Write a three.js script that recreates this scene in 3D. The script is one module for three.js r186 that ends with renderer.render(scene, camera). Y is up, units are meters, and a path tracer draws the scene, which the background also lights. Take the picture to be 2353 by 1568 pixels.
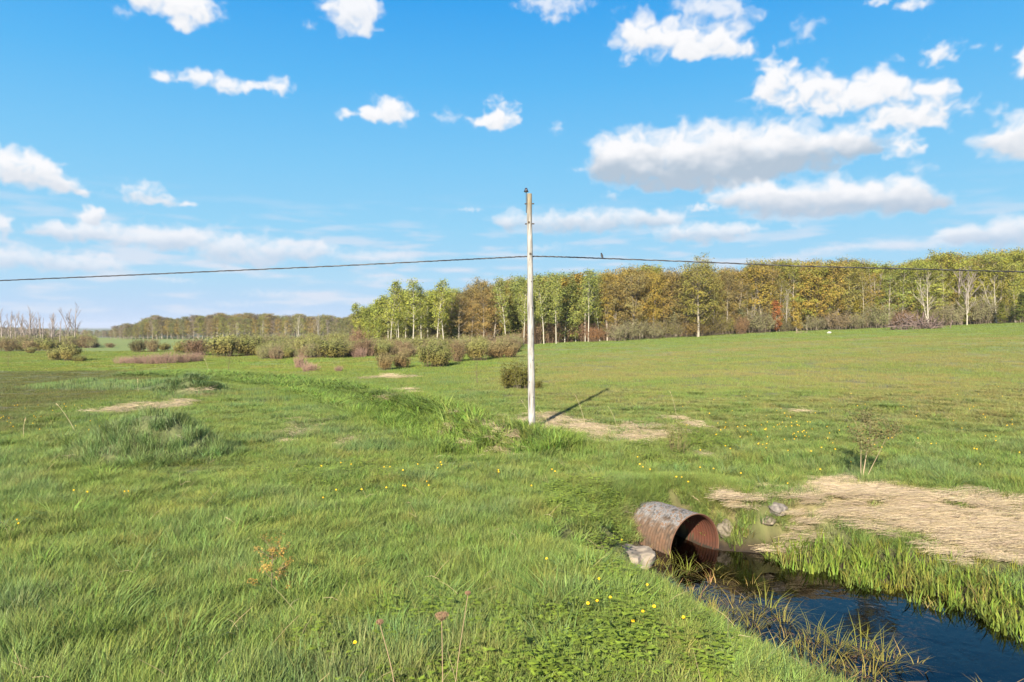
import * as THREE from 'three';

// ------------------------------------------------------------------ camera, sky, sun, exposure
const EYE = 3.5, PITCH = THREE.MathUtils.degToRad(1.03), F = 1607, CX = 1176.5, CY = 784; // F: focal length in units of a 2353 x 1568 picture
const EXPOSURE = 2.95;
const scene = new THREE.Scene();
const camera = new THREE.PerspectiveCamera(2 * Math.atan(CY / F) * 180 / Math.PI, 1024 / 682, 0.1, 6000);
camera.position.set(0, EYE, 0);
camera.rotation.x = -PITCH;

const renderer = new THREE.WebGLRenderer({ antialias: true });
renderer.setSize(1024, 682);
renderer.toneMapping = THREE.LinearToneMapping;
renderer.toneMappingExposure = EXPOSURE;
renderer.shadowMap.enabled = true;

const SUN_DIR = new THREE.Vector3(-0.32, 0, 1).normalize().multiplyScalar(Math.cos(0.47)).setY(Math.sin(0.47)); // towards the sun: behind the camera, a little left
const sun = new THREE.DirectionalLight(new THREE.Color(1, 0.88, 0.68), 5);
sun.name = 'sun';
sun.position.copy(SUN_DIR).multiplyScalar(300);
sun.castShadow = true;
Object.assign(sun.shadow.camera, { left: -250, right: 250, top: 250, bottom: -250, near: 1, far: 900 });
sun.shadow.mapSize.set(4096, 4096);
scene.add(sun, sun.target);
scene.fog = new THREE.FogExp2(new THREE.Color(0.75, 0.82, 0.95), 0.0001);

// ------------------------------------------------------------------ numbers
function rng(seed) { let a = seed >>> 0; return () => { a = (a + 0x6d2b79f5) | 0; let t = Math.imul(a ^ (a >>> 15), 1 | a); t = (t + Math.imul(t ^ (t >>> 7), 61 | t)) ^ t; return ((t ^ (t >>> 14)) >>> 0) / 4294967296; }; }
const PERM = new Uint8Array(512);
{ const r = rng(77), p = [...Array(256).keys()]; for (let i = 255; i > 0; i--) { const j = Math.floor(r() * (i + 1)); [p[i], p[j]] = [p[j], p[i]]; } for (let i = 0; i < 512; i++) PERM[i] = p[i & 255]; }
const GX = new Float32Array(256), GY = new Float32Array(256);
for (let i = 0; i < 256; i++) { GX[i] = Math.cos(i * 2.399963); GY[i] = Math.sin(i * 2.399963); }
function noise(x, y) {
  const ix = Math.floor(x), iy = Math.floor(y), fx = x - ix, fy = y - iy, X = ix & 255, Y = iy & 255;
  const u = fx * fx * fx * (fx * (fx * 6 - 15) + 10), v = fy * fy * fy * (fy * (fy * 6 - 15) + 10);
  const a = PERM[PERM[X] + Y], b = PERM[PERM[(X + 1) & 255] + Y], c = PERM[PERM[X] + ((Y + 1) & 255)], d = PERM[PERM[(X + 1) & 255] + ((Y + 1) & 255)];
  const p = GX[a] * fx + GY[a] * fy, q = GX[b] * (fx - 1) + GY[b] * fy, r = GX[c] * fx + GY[c] * (fy - 1), s = GX[d] * (fx - 1) + GY[d] * (fy - 1);
  return (p + (q - p) * u + (r + (s - r) * u - p - (q - p) * u) * v) * 1.5;
}
function fbm(x, y, n = 4) { let s = 0, a = 0.5; for (let i = 0; i < n; i++) { s += a * noise(x, y); x = x * 2.03 + 17.3; y = y * 2.03 + 5.1; a *= 0.5; } return s; }
const { clamp, lerp, smoothstep } = THREE.MathUtils;
const mix3 = (a, b, t) => [a[0] + (b[0] - a[0]) * t, a[1] + (b[1] - a[1]) * t, a[2] + (b[2] - a[2]) * t];
const toLin = (c) => { c /= 255; return c <= 0.04045 ? c / 12.92 : Math.pow((c + 0.055) / 1.055, 2.4); };
const lin = (r, g, b) => [toLin(r), toLin(g), toLin(b)];

// ------------------------------------------------------------------ the sky: blue air with fair weather clouds
{
  const W = 4096, H = 2048, data = new Float32Array(W * H * 4), R = rng(4);
  const stops = [[0, 198, 214, 243], [1.5, 190, 217, 246], [4, 176, 219, 246], [8, 152, 213, 247], [13, 128, 202, 247], [19, 94, 185, 245], [25, 61, 165, 240], [40, 32, 126, 218], [90, 22, 86, 176]].map(([e, r, g, b]) => [e, lin(r, g, b)]);
  const air = (deg) => { let i = 0; while (i < stops.length - 2 && deg > stops[i + 1][0]) i++; return mix3(stops[i][1], stops[i + 1][1], clamp((deg - stops[i][0]) / (stops[i + 1][0] - stops[i][0]), 0, 1)); };
  for (let row = 0; row < H; row++) {
    const el = ((row + 0.5) / H - 0.5) * Math.PI, c = row < H / 2 ? [0.16, 0.2, 0.1] : air(el * 180 / Math.PI);
    for (let col = 0; col < W; col++) {
      const o = (row * W + col) * 4;
      let k = 0;
      if (el > 0 && el < 0.2) { // thin streaks of far cloud low down
        const a = ((col + 0.5) / W - 0.25) * 2 * Math.PI;
        k = smoothstep(fbm(a * 9 + 3, el * 62, 4), -0.06, 0.4) * smoothstep(el, 0.005, 0.03) * (1 - smoothstep(el, 0.08, 0.2)) * 0.82;
      }
      data[o] = lerp(c[0], 0.74, k); data[o + 1] = lerp(c[1], 0.8, k); data[o + 2] = lerp(c[2], 0.91, k); data[o + 3] = 1;
    }
  }
  // a cloud: puffs [x, y, half width, half height] in picture units about the view's heading, opacity, greyness of its base, softness
  const toSky = ([x, y, rx, ry]) => { const az = Math.atan((x - CX) / F), cs = Math.cos(az); return [az, Math.atan((CY - y) / F * cs) - PITCH * cs, rx / F * cs * cs, ry / F * cs]; };
  function cloud(puffs, opacity = 1, grey = 0.3, soft = 0.42, rough = 1) {
    let a0 = 9, a1 = -9, e0 = 9, e1 = -9;
    for (const [a, e, rx, ry] of puffs) { a0 = Math.min(a0, a - rx * 1.5); a1 = Math.max(a1, a + rx * 1.5); e0 = Math.min(e0, e - ry * 1.6); e1 = Math.max(e1, e + ry * 1.6); }
    const size = Math.max(...puffs.map((p) => Math.min(p[2] * 0.7, p[3]))), wl = clamp(size * 1.1, 0.006, 0.03);
    const seed = Math.abs(puffs[0][0] * 913 + puffs[0][1] * 71) % 60;
    const dens = (a, e) => {
      let wa = a + fbm(a / wl + seed, e / wl * 1.25, 3) * wl * 0.55, we = e + fbm(a / wl + 31 + seed, e / wl * 1.25 + 9, 3) * wl * 0.42, d = 0, free = 1;
      for (const [pa, pe, rx, ry] of puffs) {
        const dx = (wa - pa) / rx, dy0 = (we - pe) / ry, dy = dy0 < 0 ? dy0 * 1.25 : dy0, q = dx * dx + dy * dy;
        if (q < 1.9) free *= 1 - clamp(1 - Math.sqrt(q / 1.9), 0, 1) * 0.85;
      }
      d = 1 - free;
      if (d <= 0) return 0;
      return d - 0.21 + rough * (fbm(wa / wl * 1.3 + seed, we / wl * 1.7, 4) * 0.5 - Math.abs(noise(wa / wl * 2.6 + seed, we / wl * 2.6)) * 0.1);
    };
    const c0 = Math.floor((a0 / (2 * Math.PI) + 0.25) * W), c1 = Math.ceil((a1 / (2 * Math.PI) + 0.25) * W), r0 = Math.max(H / 2, Math.floor((e0 / Math.PI + 0.5) * H)), r1 = Math.min(H - 1, Math.ceil((e1 / Math.PI + 0.5) * H));
    const eT = Math.max(...puffs.map((p) => p[1] + p[3] * 0.75)), eB = Math.min(...puffs.map((p) => p[1] - p[3] * 0.75));
    for (let row = r0; row <= r1; row++) for (let col = c0; col <= c1; col++) {
      const el = ((row + 0.5) / H - 0.5) * Math.PI, a = ((col + 0.5) / W - 0.25) * 2 * Math.PI, d = dens(a, el);
      if (d <= 0) continue;
      const alpha = smoothstep(d, 0, soft * 1.45) * opacity * smoothstep(el, 0, 0.03);
      const up = dens(a - 0.003, el + 0.009), bill = clamp((d - up) * 0.9, -0.4, 0.4);
      // height within the cloud just here, so that a long cloud has its own base all along
      let sw = 1e-6, lo = 0, hi = 0;
      for (const [pa, pe, rx, ry] of puffs) { const w = Math.max(0, 1 - ((a - pa) / (rx * 1.3)) ** 2); sw += w; lo += w * Math.exp(-(pe - ry * 0.75) / 0.008); hi += w * Math.exp((pe + ry * 0.75) / 0.008); }
      lo = -0.008 * Math.log(lo / sw + 1e-30); hi = 0.008 * Math.log(hi / sw + 1e-30);
      const t = clamp((hi - el) / Math.max(hi - lo, 0.004), -0.2, 1.2) + fbm(a / wl * 0.8 + 7, el / wl * 1.3, 3) * 0.3;
      const shade = clamp(smoothstep(t, 0.15, 0.8) * grey * smoothstep(d, 0.02, 0.4) - bill * 0.4 + 0.03, 0, 1);
      const far = 1 - smoothstep(el, 0.03, 0.22);
      const bright = mix3([0.98, 0.98, 1.0], [0.8, 0.85, 0.94], far * 0.8), dark = mix3([0.47, 0.57, 0.68], [0.5, 0.63, 0.81], far);
      const c = mix3(bright, dark, shade), o = (row * W + ((col + W) % W)) * 4;
      for (let k = 0; k < 3; k++) data[o + k] = lerp(data[o + k], c[k], alpha);
    }
  }
  const C = (list, ...rest) => cloud(list.map(toSky), ...rest);
  C([[1170, 512, 56, 30], [1260, 512, 100, 36], [1360, 512, 112, 40], [1460, 506, 100, 33], [1530, 506, 44, 19]], 0.85, 0.75, 0.45, 0.8);
  C([[1560, 537, 78, 28], [1640, 540, 100, 33], [1690, 531, 61, 25]], 0.85, 0.7, 0.45, 0.8);
  C([[1240, 572, 90, 18]], 0.5, 0.4, 0.6, 0.8);
  C([[1990, 566, 140, 16], [2120, 566, 130, 18], [1850, 585, 100, 12]], 0.5, 0.4, 0.6, 0.7);
  C([[2200, 547, 89, 28], [2290, 537, 100, 42], [2370, 530, 100, 47], [2470, 540, 100, 36]], 0.9, 0.8, 0.42, 0.7);
  C([[130, 530, 100, 25], [230, 541, 123, 33], [360, 550, 123, 44], [430, 553, 89, 33]], 0.9, 0.6, 0.42, 0.9);
  C([[520, 572, 100, 56], [620, 577, 123, 39], [720, 580, 89, 33], [560, 602, 89, 16]], 0.85, 0.6, 0.45, 0.9);
  C([[40, 588, 89, 33], [150, 606, 134, 36], [230, 611, 100, 25], [-60, 600, 100, 30]], 0.8, 0.55, 0.45, 0.9);
  C([[830, 592, 123, 25], [900, 593, 89, 18]], 0.55, 0.35, 0.55, 0.8);
  C([[400, 645, 80, 10]], 0.55, 0.2, 0.6, 0.8); C([[630, 675, 110, 14]], 0.5, 0.2, 0.6, 0.8); C([[880, 640, 90, 12]], 0.4, 0.2, 0.6, 0.8); C([[540, 700, 120, 12]], 0.4, 0.2, 0.6, 0.8);
  C([[10, 522, 30, 36], [-40, 520, 60, 40]], 0.95, 0.4);
  C([[50, 385, 75, 50], [100, 402, 70, 42], [150, 430, 55, 24], [20, 392, 80, 50], [-60, 390, 80, 50], [185, 441, 30, 10]], 1, 0.4);
  C([[330, 446, 65, 33], [385, 466, 55, 15], [432, 470, 22, 8]], 0.9, 0.4);
  C([[212, 503, 46, 24], [222, 492, 26, 24]], 1, 0.35, 0.36);
  C([[375, 176, 34, 19], [440, 181, 36, 23], [482, 178, 46, 19], [530, 201, 52, 25], [580, 201, 36, 15], [640, 201, 44, 29]], 0.95, 0.1);
  C([[890, 247, 50, 36], [905, 266, 66, 26], [850, 264, 36, 20], [795, 266, 26, 14]], 1, 0.12);
  C([[1150, 262, 44, 38], [1105, 281, 38, 14], [1150, 285, 36, 22]], 1, 0.1, 0.36);
  C([[1030, 271, 45, 22]], 0.6, 0.05, 0.6); C([[1280, 296, 20, 20]], 0.6, 0.05, 0.6); C([[1405, 450, 24, 14]], 0.6, 0.6, 0.6); C([[1080, 482, 34, 8]], 0.7, 0.2, 0.6); C([[1330, 391, 26, 10]], 0.5, 0.2, 0.6); C([[1440, 135, 24, 22]], 0.7, 0.1, 0.5);
  C([[330, -4, 76, 32], [400, 18, 84, 42], [452, 42, 48, 30], [445, 2, 74, 32], [420, 60, 30, 14]], 1, 0.12); C([[288, 30, 34, 17]], 0.5, 0.1, 0.6); C([[510, 35, 22, 20]], 0.5, 0.1, 0.6);
  C([[790, 12, 72, 38], [815, 46, 60, 38], [848, 14, 38, 32], [830, 68, 38, 20]], 0.95, 0.15); C([[716, 60, 22, 12]], 0.5, 0.1, 0.6);
  C([[1245, 4, 75, 24], [1292, 14, 74, 24], [1270, 42, 38, 14]], 0.75, 0.1, 0.55);
  C([[1640, 30, 100, 42], [1590, 8, 64, 26], [1695, 28, 50, 38], [1680, 80, 50, 30]], 0.8, 0.1, 0.55, 1.3);
  C([[1452, 75, 52, 52], [1520, 88, 96, 50], [1600, 98, 92, 46], [1672, 112, 74, 28], [1580, 128, 40, 18]], 1, 0.12, 0.36);
  C([[1852, 68, 46, 34]], 0.6, 0.1, 0.6, 1.3); C([[1800, 102, 26, 12]], 0.4, 0.1, 0.6); C([[2092, 13, 52, 20]], 0.9, 0.1); C([[2015, 4, 40, 13]], 0.8, 0.1); C([[2155, 126, 50, 34]], 0.95, 0.1, 0.42, 1.2); C([[2238, 108, 22, 10]], 0.5, 0.1, 0.6); C([[2286, 112, 14, 12]], 0.5, 0.1, 0.6);
  C([[2352, 150, 38, 50], [2400, 140, 60, 50]], 1, 0.12);
  C([[1772, 172, 54, 46], [1760, 222, 58, 44], [1850, 192, 60, 46], [1880, 232, 100, 52], [1960, 222, 92, 46], [2020, 190, 70, 42], [2060, 242, 82, 46], [2145, 205, 54, 28], [2150, 262, 86, 50], [2040, 284, 100, 26]], 1, 0.12, 0.4, 1.25);
  C([[1400, 356, 70, 54], [1452, 345, 78, 50], [1560, 345, 120, 66], [1700, 335, 160, 74], [1850, 335, 150, 62], [1970, 332, 84, 36], [1600, 392, 220, 50], [1740, 390, 200, 46], [1560, 425, 130, 24], [1420, 392, 90, 30]], 1, 1.0, 0.4, 0.75);
  C([[2070, 336, 54, 42], [2110, 345, 20, 14]], 0.95, 0.1); C([[2110, 388, 46, 22]], 0.5, 0.2, 0.6);
  C([[1700, 452, 100, 36], [1800, 462, 150, 48], [1950, 448, 150, 46], [2080, 452, 96, 46], [2135, 470, 84, 24], [1900, 488, 200, 24]], 1, 0.85, 0.4, 0.7);
  C([[1610, 478, 50, 13]], 0.8, 0.3); C([[1828, 521, 16, 8]], 0.6, 0.2, 0.6);
  C([[2300, 330, 84, 50], [2345, 300, 76, 46], [2360, 352, 80, 34], [2440, 330, 80, 50]], 1, 0.5, 0.4, 0.9); C([[2290, 255, 40, 20]], 0.6, 0.1, 0.6);
  // the same weather all round and overhead
  for (let i = 0; i < 150; i++) {
    const a = 0.78 + R() * (2 * Math.PI - 1.56), e = 0.06 + Math.pow(R(), 1.3) * 0.9, s = (0.02 + R() * 0.05) * (0.5 + e), n = 3 + Math.floor(R() * 5), puffs = [];
    for (let k = 0; k < n; k++) puffs.push([a + (R() - 0.5) * s * 3.4 / Math.cos(e), e + (R() - 0.5) * s * 0.9, s * (0.6 + R() * 0.6) / Math.cos(e), s * (0.35 + R() * 0.35)]);
    cloud(puffs, 0.95, 0.15 + R() * 0.5);
  }
  for (let i = 0; i < 26; i++) {
    const a = (R() - 0.5) * 1.5, e = 0.5 + R() * 0.6, s = 0.03 + R() * 0.05, puffs = [];
    for (let k = 0; k < 5; k++) puffs.push([a + (R() - 0.5) * s * 3 / Math.cos(e), e + (R() - 0.5) * s, s * (0.6 + R() * 0.6) / Math.cos(e), s * (0.4 + R() * 0.35)]);
    cloud(puffs, 0.95, 0.2);
  }
  for (let i = 0; i < data.length; i += 4) for (let k = 0; k < 3; k++) data[i + k] /= EXPOSURE;
  const sky = new THREE.DataTexture(data, W, H, THREE.RGBAFormat, THREE.FloatType);
  sky.mapping = THREE.EquirectangularReflectionMapping;
  sky.magFilter = sky.minFilter = THREE.LinearFilter;
  sky.needsUpdate = true;
  scene.background = sky;
  scene.environment = sky;
}

// ------------------------------------------------------------------ naming
const taken = new Map();
function numbered(name) { const n = taken.get(name) ?? 0; taken.set(name, n + 1); return n ? name + '_' + String(n).padStart(3, '0') : name; }
function tag(o, label, category, group, kind) { o.userData.label = label; o.userData.category = category; if (group) o.userData.group = group; else delete o.userData.group; if (kind) o.userData.kind = kind; return o; }
function top(o, name) { o.name = numbered(name); scene.add(o); return o; }
function shade(o) { o.castShadow = o.receiveShadow = true; return o; }
function base(name, x, y, z, turn = 0) { const g = new THREE.Group(); g.position.set(x, y, z); g.rotation.y = turn; return top(g, name); }
function part(name, geometry, material, parent) { const m = shade(new THREE.Mesh(geometry, material)); m.name = name; parent.add(m); return m; }

// ------------------------------------------------------------------ the lie of the land; (x, f): metres right of and ahead of the camera
const ray = (px, py) => { const a = (px - CX) / F, b = (CY - py) / F, s = Math.sin(PITCH), c = Math.cos(PITCH), f = c + b * s; return [a / f, (b * c - s) / f]; }; // per metre ahead: right, up
const seen = (px, py, f) => { const [a, b] = ray(px, py); return [a * f, f, EYE + b * f]; };
const SPOTS = [[-8, 2, 0.7], [0, 2, 0.75], [6, 2, 0.3], [0, 6, 0.4], [-5, 6, 0.45], [4, 6, 0.2], [0, 10, 0.2], [-8, 12, 0.15], [2, 11, 0.15], [-4, 15, 0.08], [2.6, 15.6, -0.16], [6, 15.5, -0.2], [4.4, 16.2, -0.14], [-12, 18, 0], [-14, 14, 0.05], [0, 19, 0.1], [4.2, 18.5, 0.04], [0.7, 24.4, 0], [9, 17, 0.1], [14, 18, 0.15], [20, 22, 0.2], [8, 26, 0.08],
  [12, 36, 0.2], [26, 36, 0.5], [4, 48, 0.1], [26, 62, 1.2], [56, 90, 2.6], [6, 80, 0.15], [0, 100, 0.2], [30, 105, 1.6], [-20, 40, -0.35], [-20, 26, -0.1], [-36, 52, -0.9], [-30, 30, -0.3], [-10, 60, -0.55], [-30, 80, -1.1], [-8, 90, -0.7], [-60, 90, -1.6], [-100, 140, -1.9], [-40, 130, -1.4], [-14, 130, -0.6],
  seen(1230, 796, 130), seen(1400, 784, 132), seen(1600, 767, 140), seen(1850, 760, 148), seen(2100, 749, 152), seen(2353, 742, 155), [170, 190, 7], [60, 230, 4], [0, 230, 0],
  [-140, 220, -2], [-60, 220, -2.2], [-20, 300, -2.2], seen(300, 783, 380), seen(550, 779, 380), seen(780, 777, 370), [-330, 380, -3], [0, 420, -1], [200, 420, 8], seen(60, 777, 900), seen(230, 777, 900), [-200, 900, -4], [200, 900, 4], [600, 900, 12], [-2000, 2400, -24], [0, 2400, -20], [2000, 2400, -8]]
  .map(([x, f, h]) => [x / Math.max(f, 2.5) / 0.17, Math.log(Math.max(f, 2.5)) / 0.21, h]);
function land(x, f) {
  const g = Math.max(f, 2.5), u = clamp(x / g, -3, 3) / 0.17, v = Math.log(g) / 0.21;
  let s = 0, w = 1e-12;
  for (const [a, b, h] of SPOTS) { const k = Math.exp(-0.42 * ((u - a) * (u - a) + (v - b) * (v - b))) + 2e-4 / (1 + (u - a) * (u - a) + (v - b) * (v - b)); s += k * h; w += k; }
  return s / w;
}
// channels: x, f, half width, left bank, right bank, bed (stream) or depth (ditch)
const STREAM = [[3.45, 13.6, 0.9, 1.35, 0.9, -1.35], [3.75, 13.0, 1.5, 2.8, 2.4, -1.35], [4.75, 11.25, 1.65, 2.4, 5.5, -1.34], [5.9, 9.4, 1.95, 2.9, 7, -1.34], [8, 6.3, 2.1, 3.2, 7, -1.35], [12.5, 0.5, 2.2, 3.4, 7, -1.35]];
const DITCH = [[-0.2, 20.4, 0.5, 1.5, 1.2, 1.45], [-2.9, 25.6, 0.5, 1.5, 1.5, 1.3], [-7.4, 35.8, 0.7, 1.9, 1.9, 0.5], [-14.8, 50, 0.8, 2.6, 2.6, 0.22], [-23, 60, 1, 3, 3, 0.15], [-37, 72, 1.2, 3.4, 3.4, 0.15]];
function along(path, x, f) { // nearest point: distance, side (+ right), interpolated row, position along the path
  let best = null, bd = 1e9;
  for (let i = 0; i < path.length - 1; i++) {
    const A = path[i], B = path[i + 1], dx = B[0] - A[0], df = B[1] - A[1], t = clamp(((x - A[0]) * dx + (f - A[1]) * df) / (dx * dx + df * df), 0, 1), ex = x - A[0] - dx * t, ef = f - A[1] - df * t, d = Math.hypot(ex, ef);
    if (d < bd) { bd = d; best = [A, B, t, ex, i]; }
  }
  const [A, B, t, ex, i] = best;
  return { d: bd, side: ex, s: i + t, row: A.map((a, k) => lerp(a, B[k], t)) };
}
const WATER = -1.0, PIPE = { x: 3.72, f: 14.15, y: -0.98, R: 0.69, dir: [-0.537, 0.843], len: 7.1, drop: 0.004 };
const MOUNDS = []; // x, f, half length, half depth, height
const [m1x, m1f] = [-9.9, 18.6], [m2x, m2f] = [-19.6, 42.5];
MOUNDS.push([m1x, m1f, 1.45, 0.95, 1.05], [m1x + 1.1, m1f - 0.1, 0.9, 0.7, 0.4], [m2x, m2f, 1.5, 1.2, 1.1], [m2x - 5, m2f + 6, 3, 1.6, 0.5], [m2x - 11, m2f + 8, 3, 1.6, 0.45], [-11.8, 22.4, 2.4, 1.5, 0.3], [8.2, 18.8, 2.0, 1.2, 0.18], [3.2, 19.5, 1.4, 0.9, 0.16]);
function H(x, f) {
  let h = land(x, f);
  h += 0.06 * noise(x * 0.35, f * 0.35) + (f < 60 ? 0.03 * noise(x * 1.3 + 9, f * 1.3) : 0) + (f > 30 ? 0.12 * noise(x * 0.06, f * 0.06) * clamp((f - 30) / 40, 0, 1) : 0);
  if (f < 75) {
    for (const [mx, mf, a, b, k] of MOUNDS) { const q = ((x - mx) / a) ** 2 + ((f - mf) / b) ** 2; if (q < 9) h += k * Math.exp(-q); }
    if (x < 4) { const c = along(DITCH, x, f), [, , hw, bl, br, dep] = c.row; if (c.d < hw + 3.6) h -= dep * (1 - smoothstep(c.d, hw, hw + (c.side < 0 ? bl : br))); }
    if (x > -1 && f < 24) {
      const c = along(STREAM, x, f), [, , hw, bl, br, bed] = c.row, w = hw + 0.12 * noise(x * 1.7, f * 1.7);
      const t = smoothstep(c.d, w, w + (c.side < 0 ? bl : br)), floor = bed + (WATER - bed - 0.02) * smoothstep(c.d, w * 0.25, w);
      h = lerp(Math.min(floor, h), h, t);
      const s = (x - PIPE.x) * PIPE.dir[0] + (f - PIPE.f) * PIPE.dir[1], l = Math.abs((x - PIPE.x) * PIPE.dir[1] - (f - PIPE.f) * PIPE.dir[0]), onLeft = (x - PIPE.x) * PIPE.dir[1] - (f - PIPE.f) * PIPE.dir[0] < 0;
      if (s > -0.9 && s < 2) { const t = Math.max(smoothstep(l, onLeft ? 0.75 : 0.66, onLeft ? 1.6 : 1.25), l < 0.62 ? smoothstep(s, 1.0, 1.4) : smoothstep(s, lerp(0.9, -0.4, smoothstep(l, 0.62, 0.85)), lerp(1.2, 1.5, smoothstep(l, 0.62, 0.85))), smoothstep(-s, 0.3, 0.9)); h = lerp(Math.min(h, WATER - (l < 0.62 ? 0.3 : 0.1)), h, t); }
    }
  }
  return h;
}
function atPipe(x, f, wider = 0) { const s = (x - PIPE.x) * PIPE.dir[0] + (f - PIPE.f) * PIPE.dir[1], l = (x - PIPE.x) * PIPE.dir[1] - (f - PIPE.f) * PIPE.dir[0]; return s > -0.5 && s < 1.3 && Math.abs(l) < PIPE.R + 0.03 + wider; }
function hit(px, py) { // where the sight line through a point of the picture meets the ground
  const [a, b] = ray(px, py);
  let f = 3, g = 3;
  while (f < 2000 && EYE + b * f > H(a * f, f)) { g = f; f *= 1.012; }
  for (let i = 0; i < 18; i++) { const m = (f + g) / 2; if (EYE + b * m > H(a * m, m)) g = m; else f = m; }
  return [a * f, f];
}
const metres = (px, f) => px / F * f;
const poly = (list) => list.map(([x, y]) => hit(x, y));
function inside(P, x, f) { let c = false; for (let i = 0, j = P.length - 1; i < P.length; j = i++) if ((P[i][1] > f) !== (P[j][1] > f) && x < (P[j][0] - P[i][0]) * (f - P[i][1]) / (P[j][1] - P[i][1]) + P[i][0]) c = !c; return c; }
function edge(P, x, f) { let d = 1e9; for (let i = 0, j = P.length - 1; i < P.length; j = i++) { const dx = P[i][0] - P[j][0], df = P[i][1] - P[j][1], t = clamp(((x - P[j][0]) * dx + (f - P[j][1]) * df) / (dx * dx + df * df), 0, 1); d = Math.min(d, Math.hypot(x - P[j][0] - dx * t, f - P[j][1] - df * t)); } return inside(P, x, f) ? d : -d; }

// ------------------------------------------------------------------ what grows where
const MAT = poly([[1720, 1200], [1740, 1165], [1800, 1142], [1870, 1120], [1975, 1102], [2060, 1130], [2180, 1140], [2353, 1178], [2500, 1200], [2500, 1330], [2353, 1300], [2200, 1262], [2050, 1230], [1900, 1200], [1760, 1215], [1690, 1232]]); // flattened dry reeds
const DARK = poly([[-200, 852], [150, 850], [330, 853], [400, 868], [330, 900], [200, 940], [60, 985], [-200, 1060]]);
const STRAW = [[1225, 990, 120, 16, 1], [1330, 992, 150, 20, 0.9], [1460, 998, 120, 20, 0.75], [1170, 975, 70, 14, 0.8], [1270, 963, 60, 9, 0.7], [1390, 1015, 130, 14, 0.4], [1060, 960, 60, 16, 0.6], [1100, 1000, 50, 14, 0.3], [340, 938, 62, 14, 0.95], [460, 905, 70, 6, 0.6], [915, 914, 44, 9, 0.65], [950, 898, 22, 6, 0.5], [905, 870, 50, 6, 0.15], [690, 985, 60, 22, 0.5], [680, 1010, 25, 9, 0.7], [815, 1012, 30, 14, 0.5], [170, 1052, 40, 12, 0.5], [1580, 975, 40, 14, 0.5], [1850, 955, 90, 8, 0.14], [1560, 1140, 40, 14, 0.3], [1650, 1050, 60, 10, 0.3], [1440, 1210, 30, 30, 0.5], [1690, 1190, 40, 22, 0.7], [1390, 1268, 30, 14, 0.7], [1660, 1160, 30, 14, 0.35], [720, 1100, 30, 8, 0.2]].map(([x, y, rx, ry, k]) => {
  const [wx, wf] = hit(x, y), [, wn] = hit(x, y + ry), [, wb] = hit(x, y - ry);
  return [wx, wf, metres(rx, wf), Math.max(0.4, (wb - wn) / 2), k];
});
function straw(x, f) {
  let s = 0;
  for (const [sx, sf, rx, rf, k] of STRAW) { const q = ((x - sx) / rx) ** 2 + ((f - sf) / rf) ** 2; if (q < 4) s = Math.max(s, k * (1 - smoothstep(Math.sqrt(q), 0.3, 1.45))); }
  if (s > 0) s *= clamp(0.62 + 1.5 * fbm(x * 1.3, f * 1.3, 3), 0, 1.2);
  if (f < 22 && x > 3) { const e = edge(MAT, x, f) + 1.3 * fbm(x * 0.8, f * 0.8, 4) + 0.1; s = Math.max(s, smoothstep(e, -0.35, 0.75) * clamp(0.88 + 1.3 * fbm(x * 0.9 + 5, f * 0.9, 3), 0.2, 1.05)); }
  return clamp(s, 0, 1);
}
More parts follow.
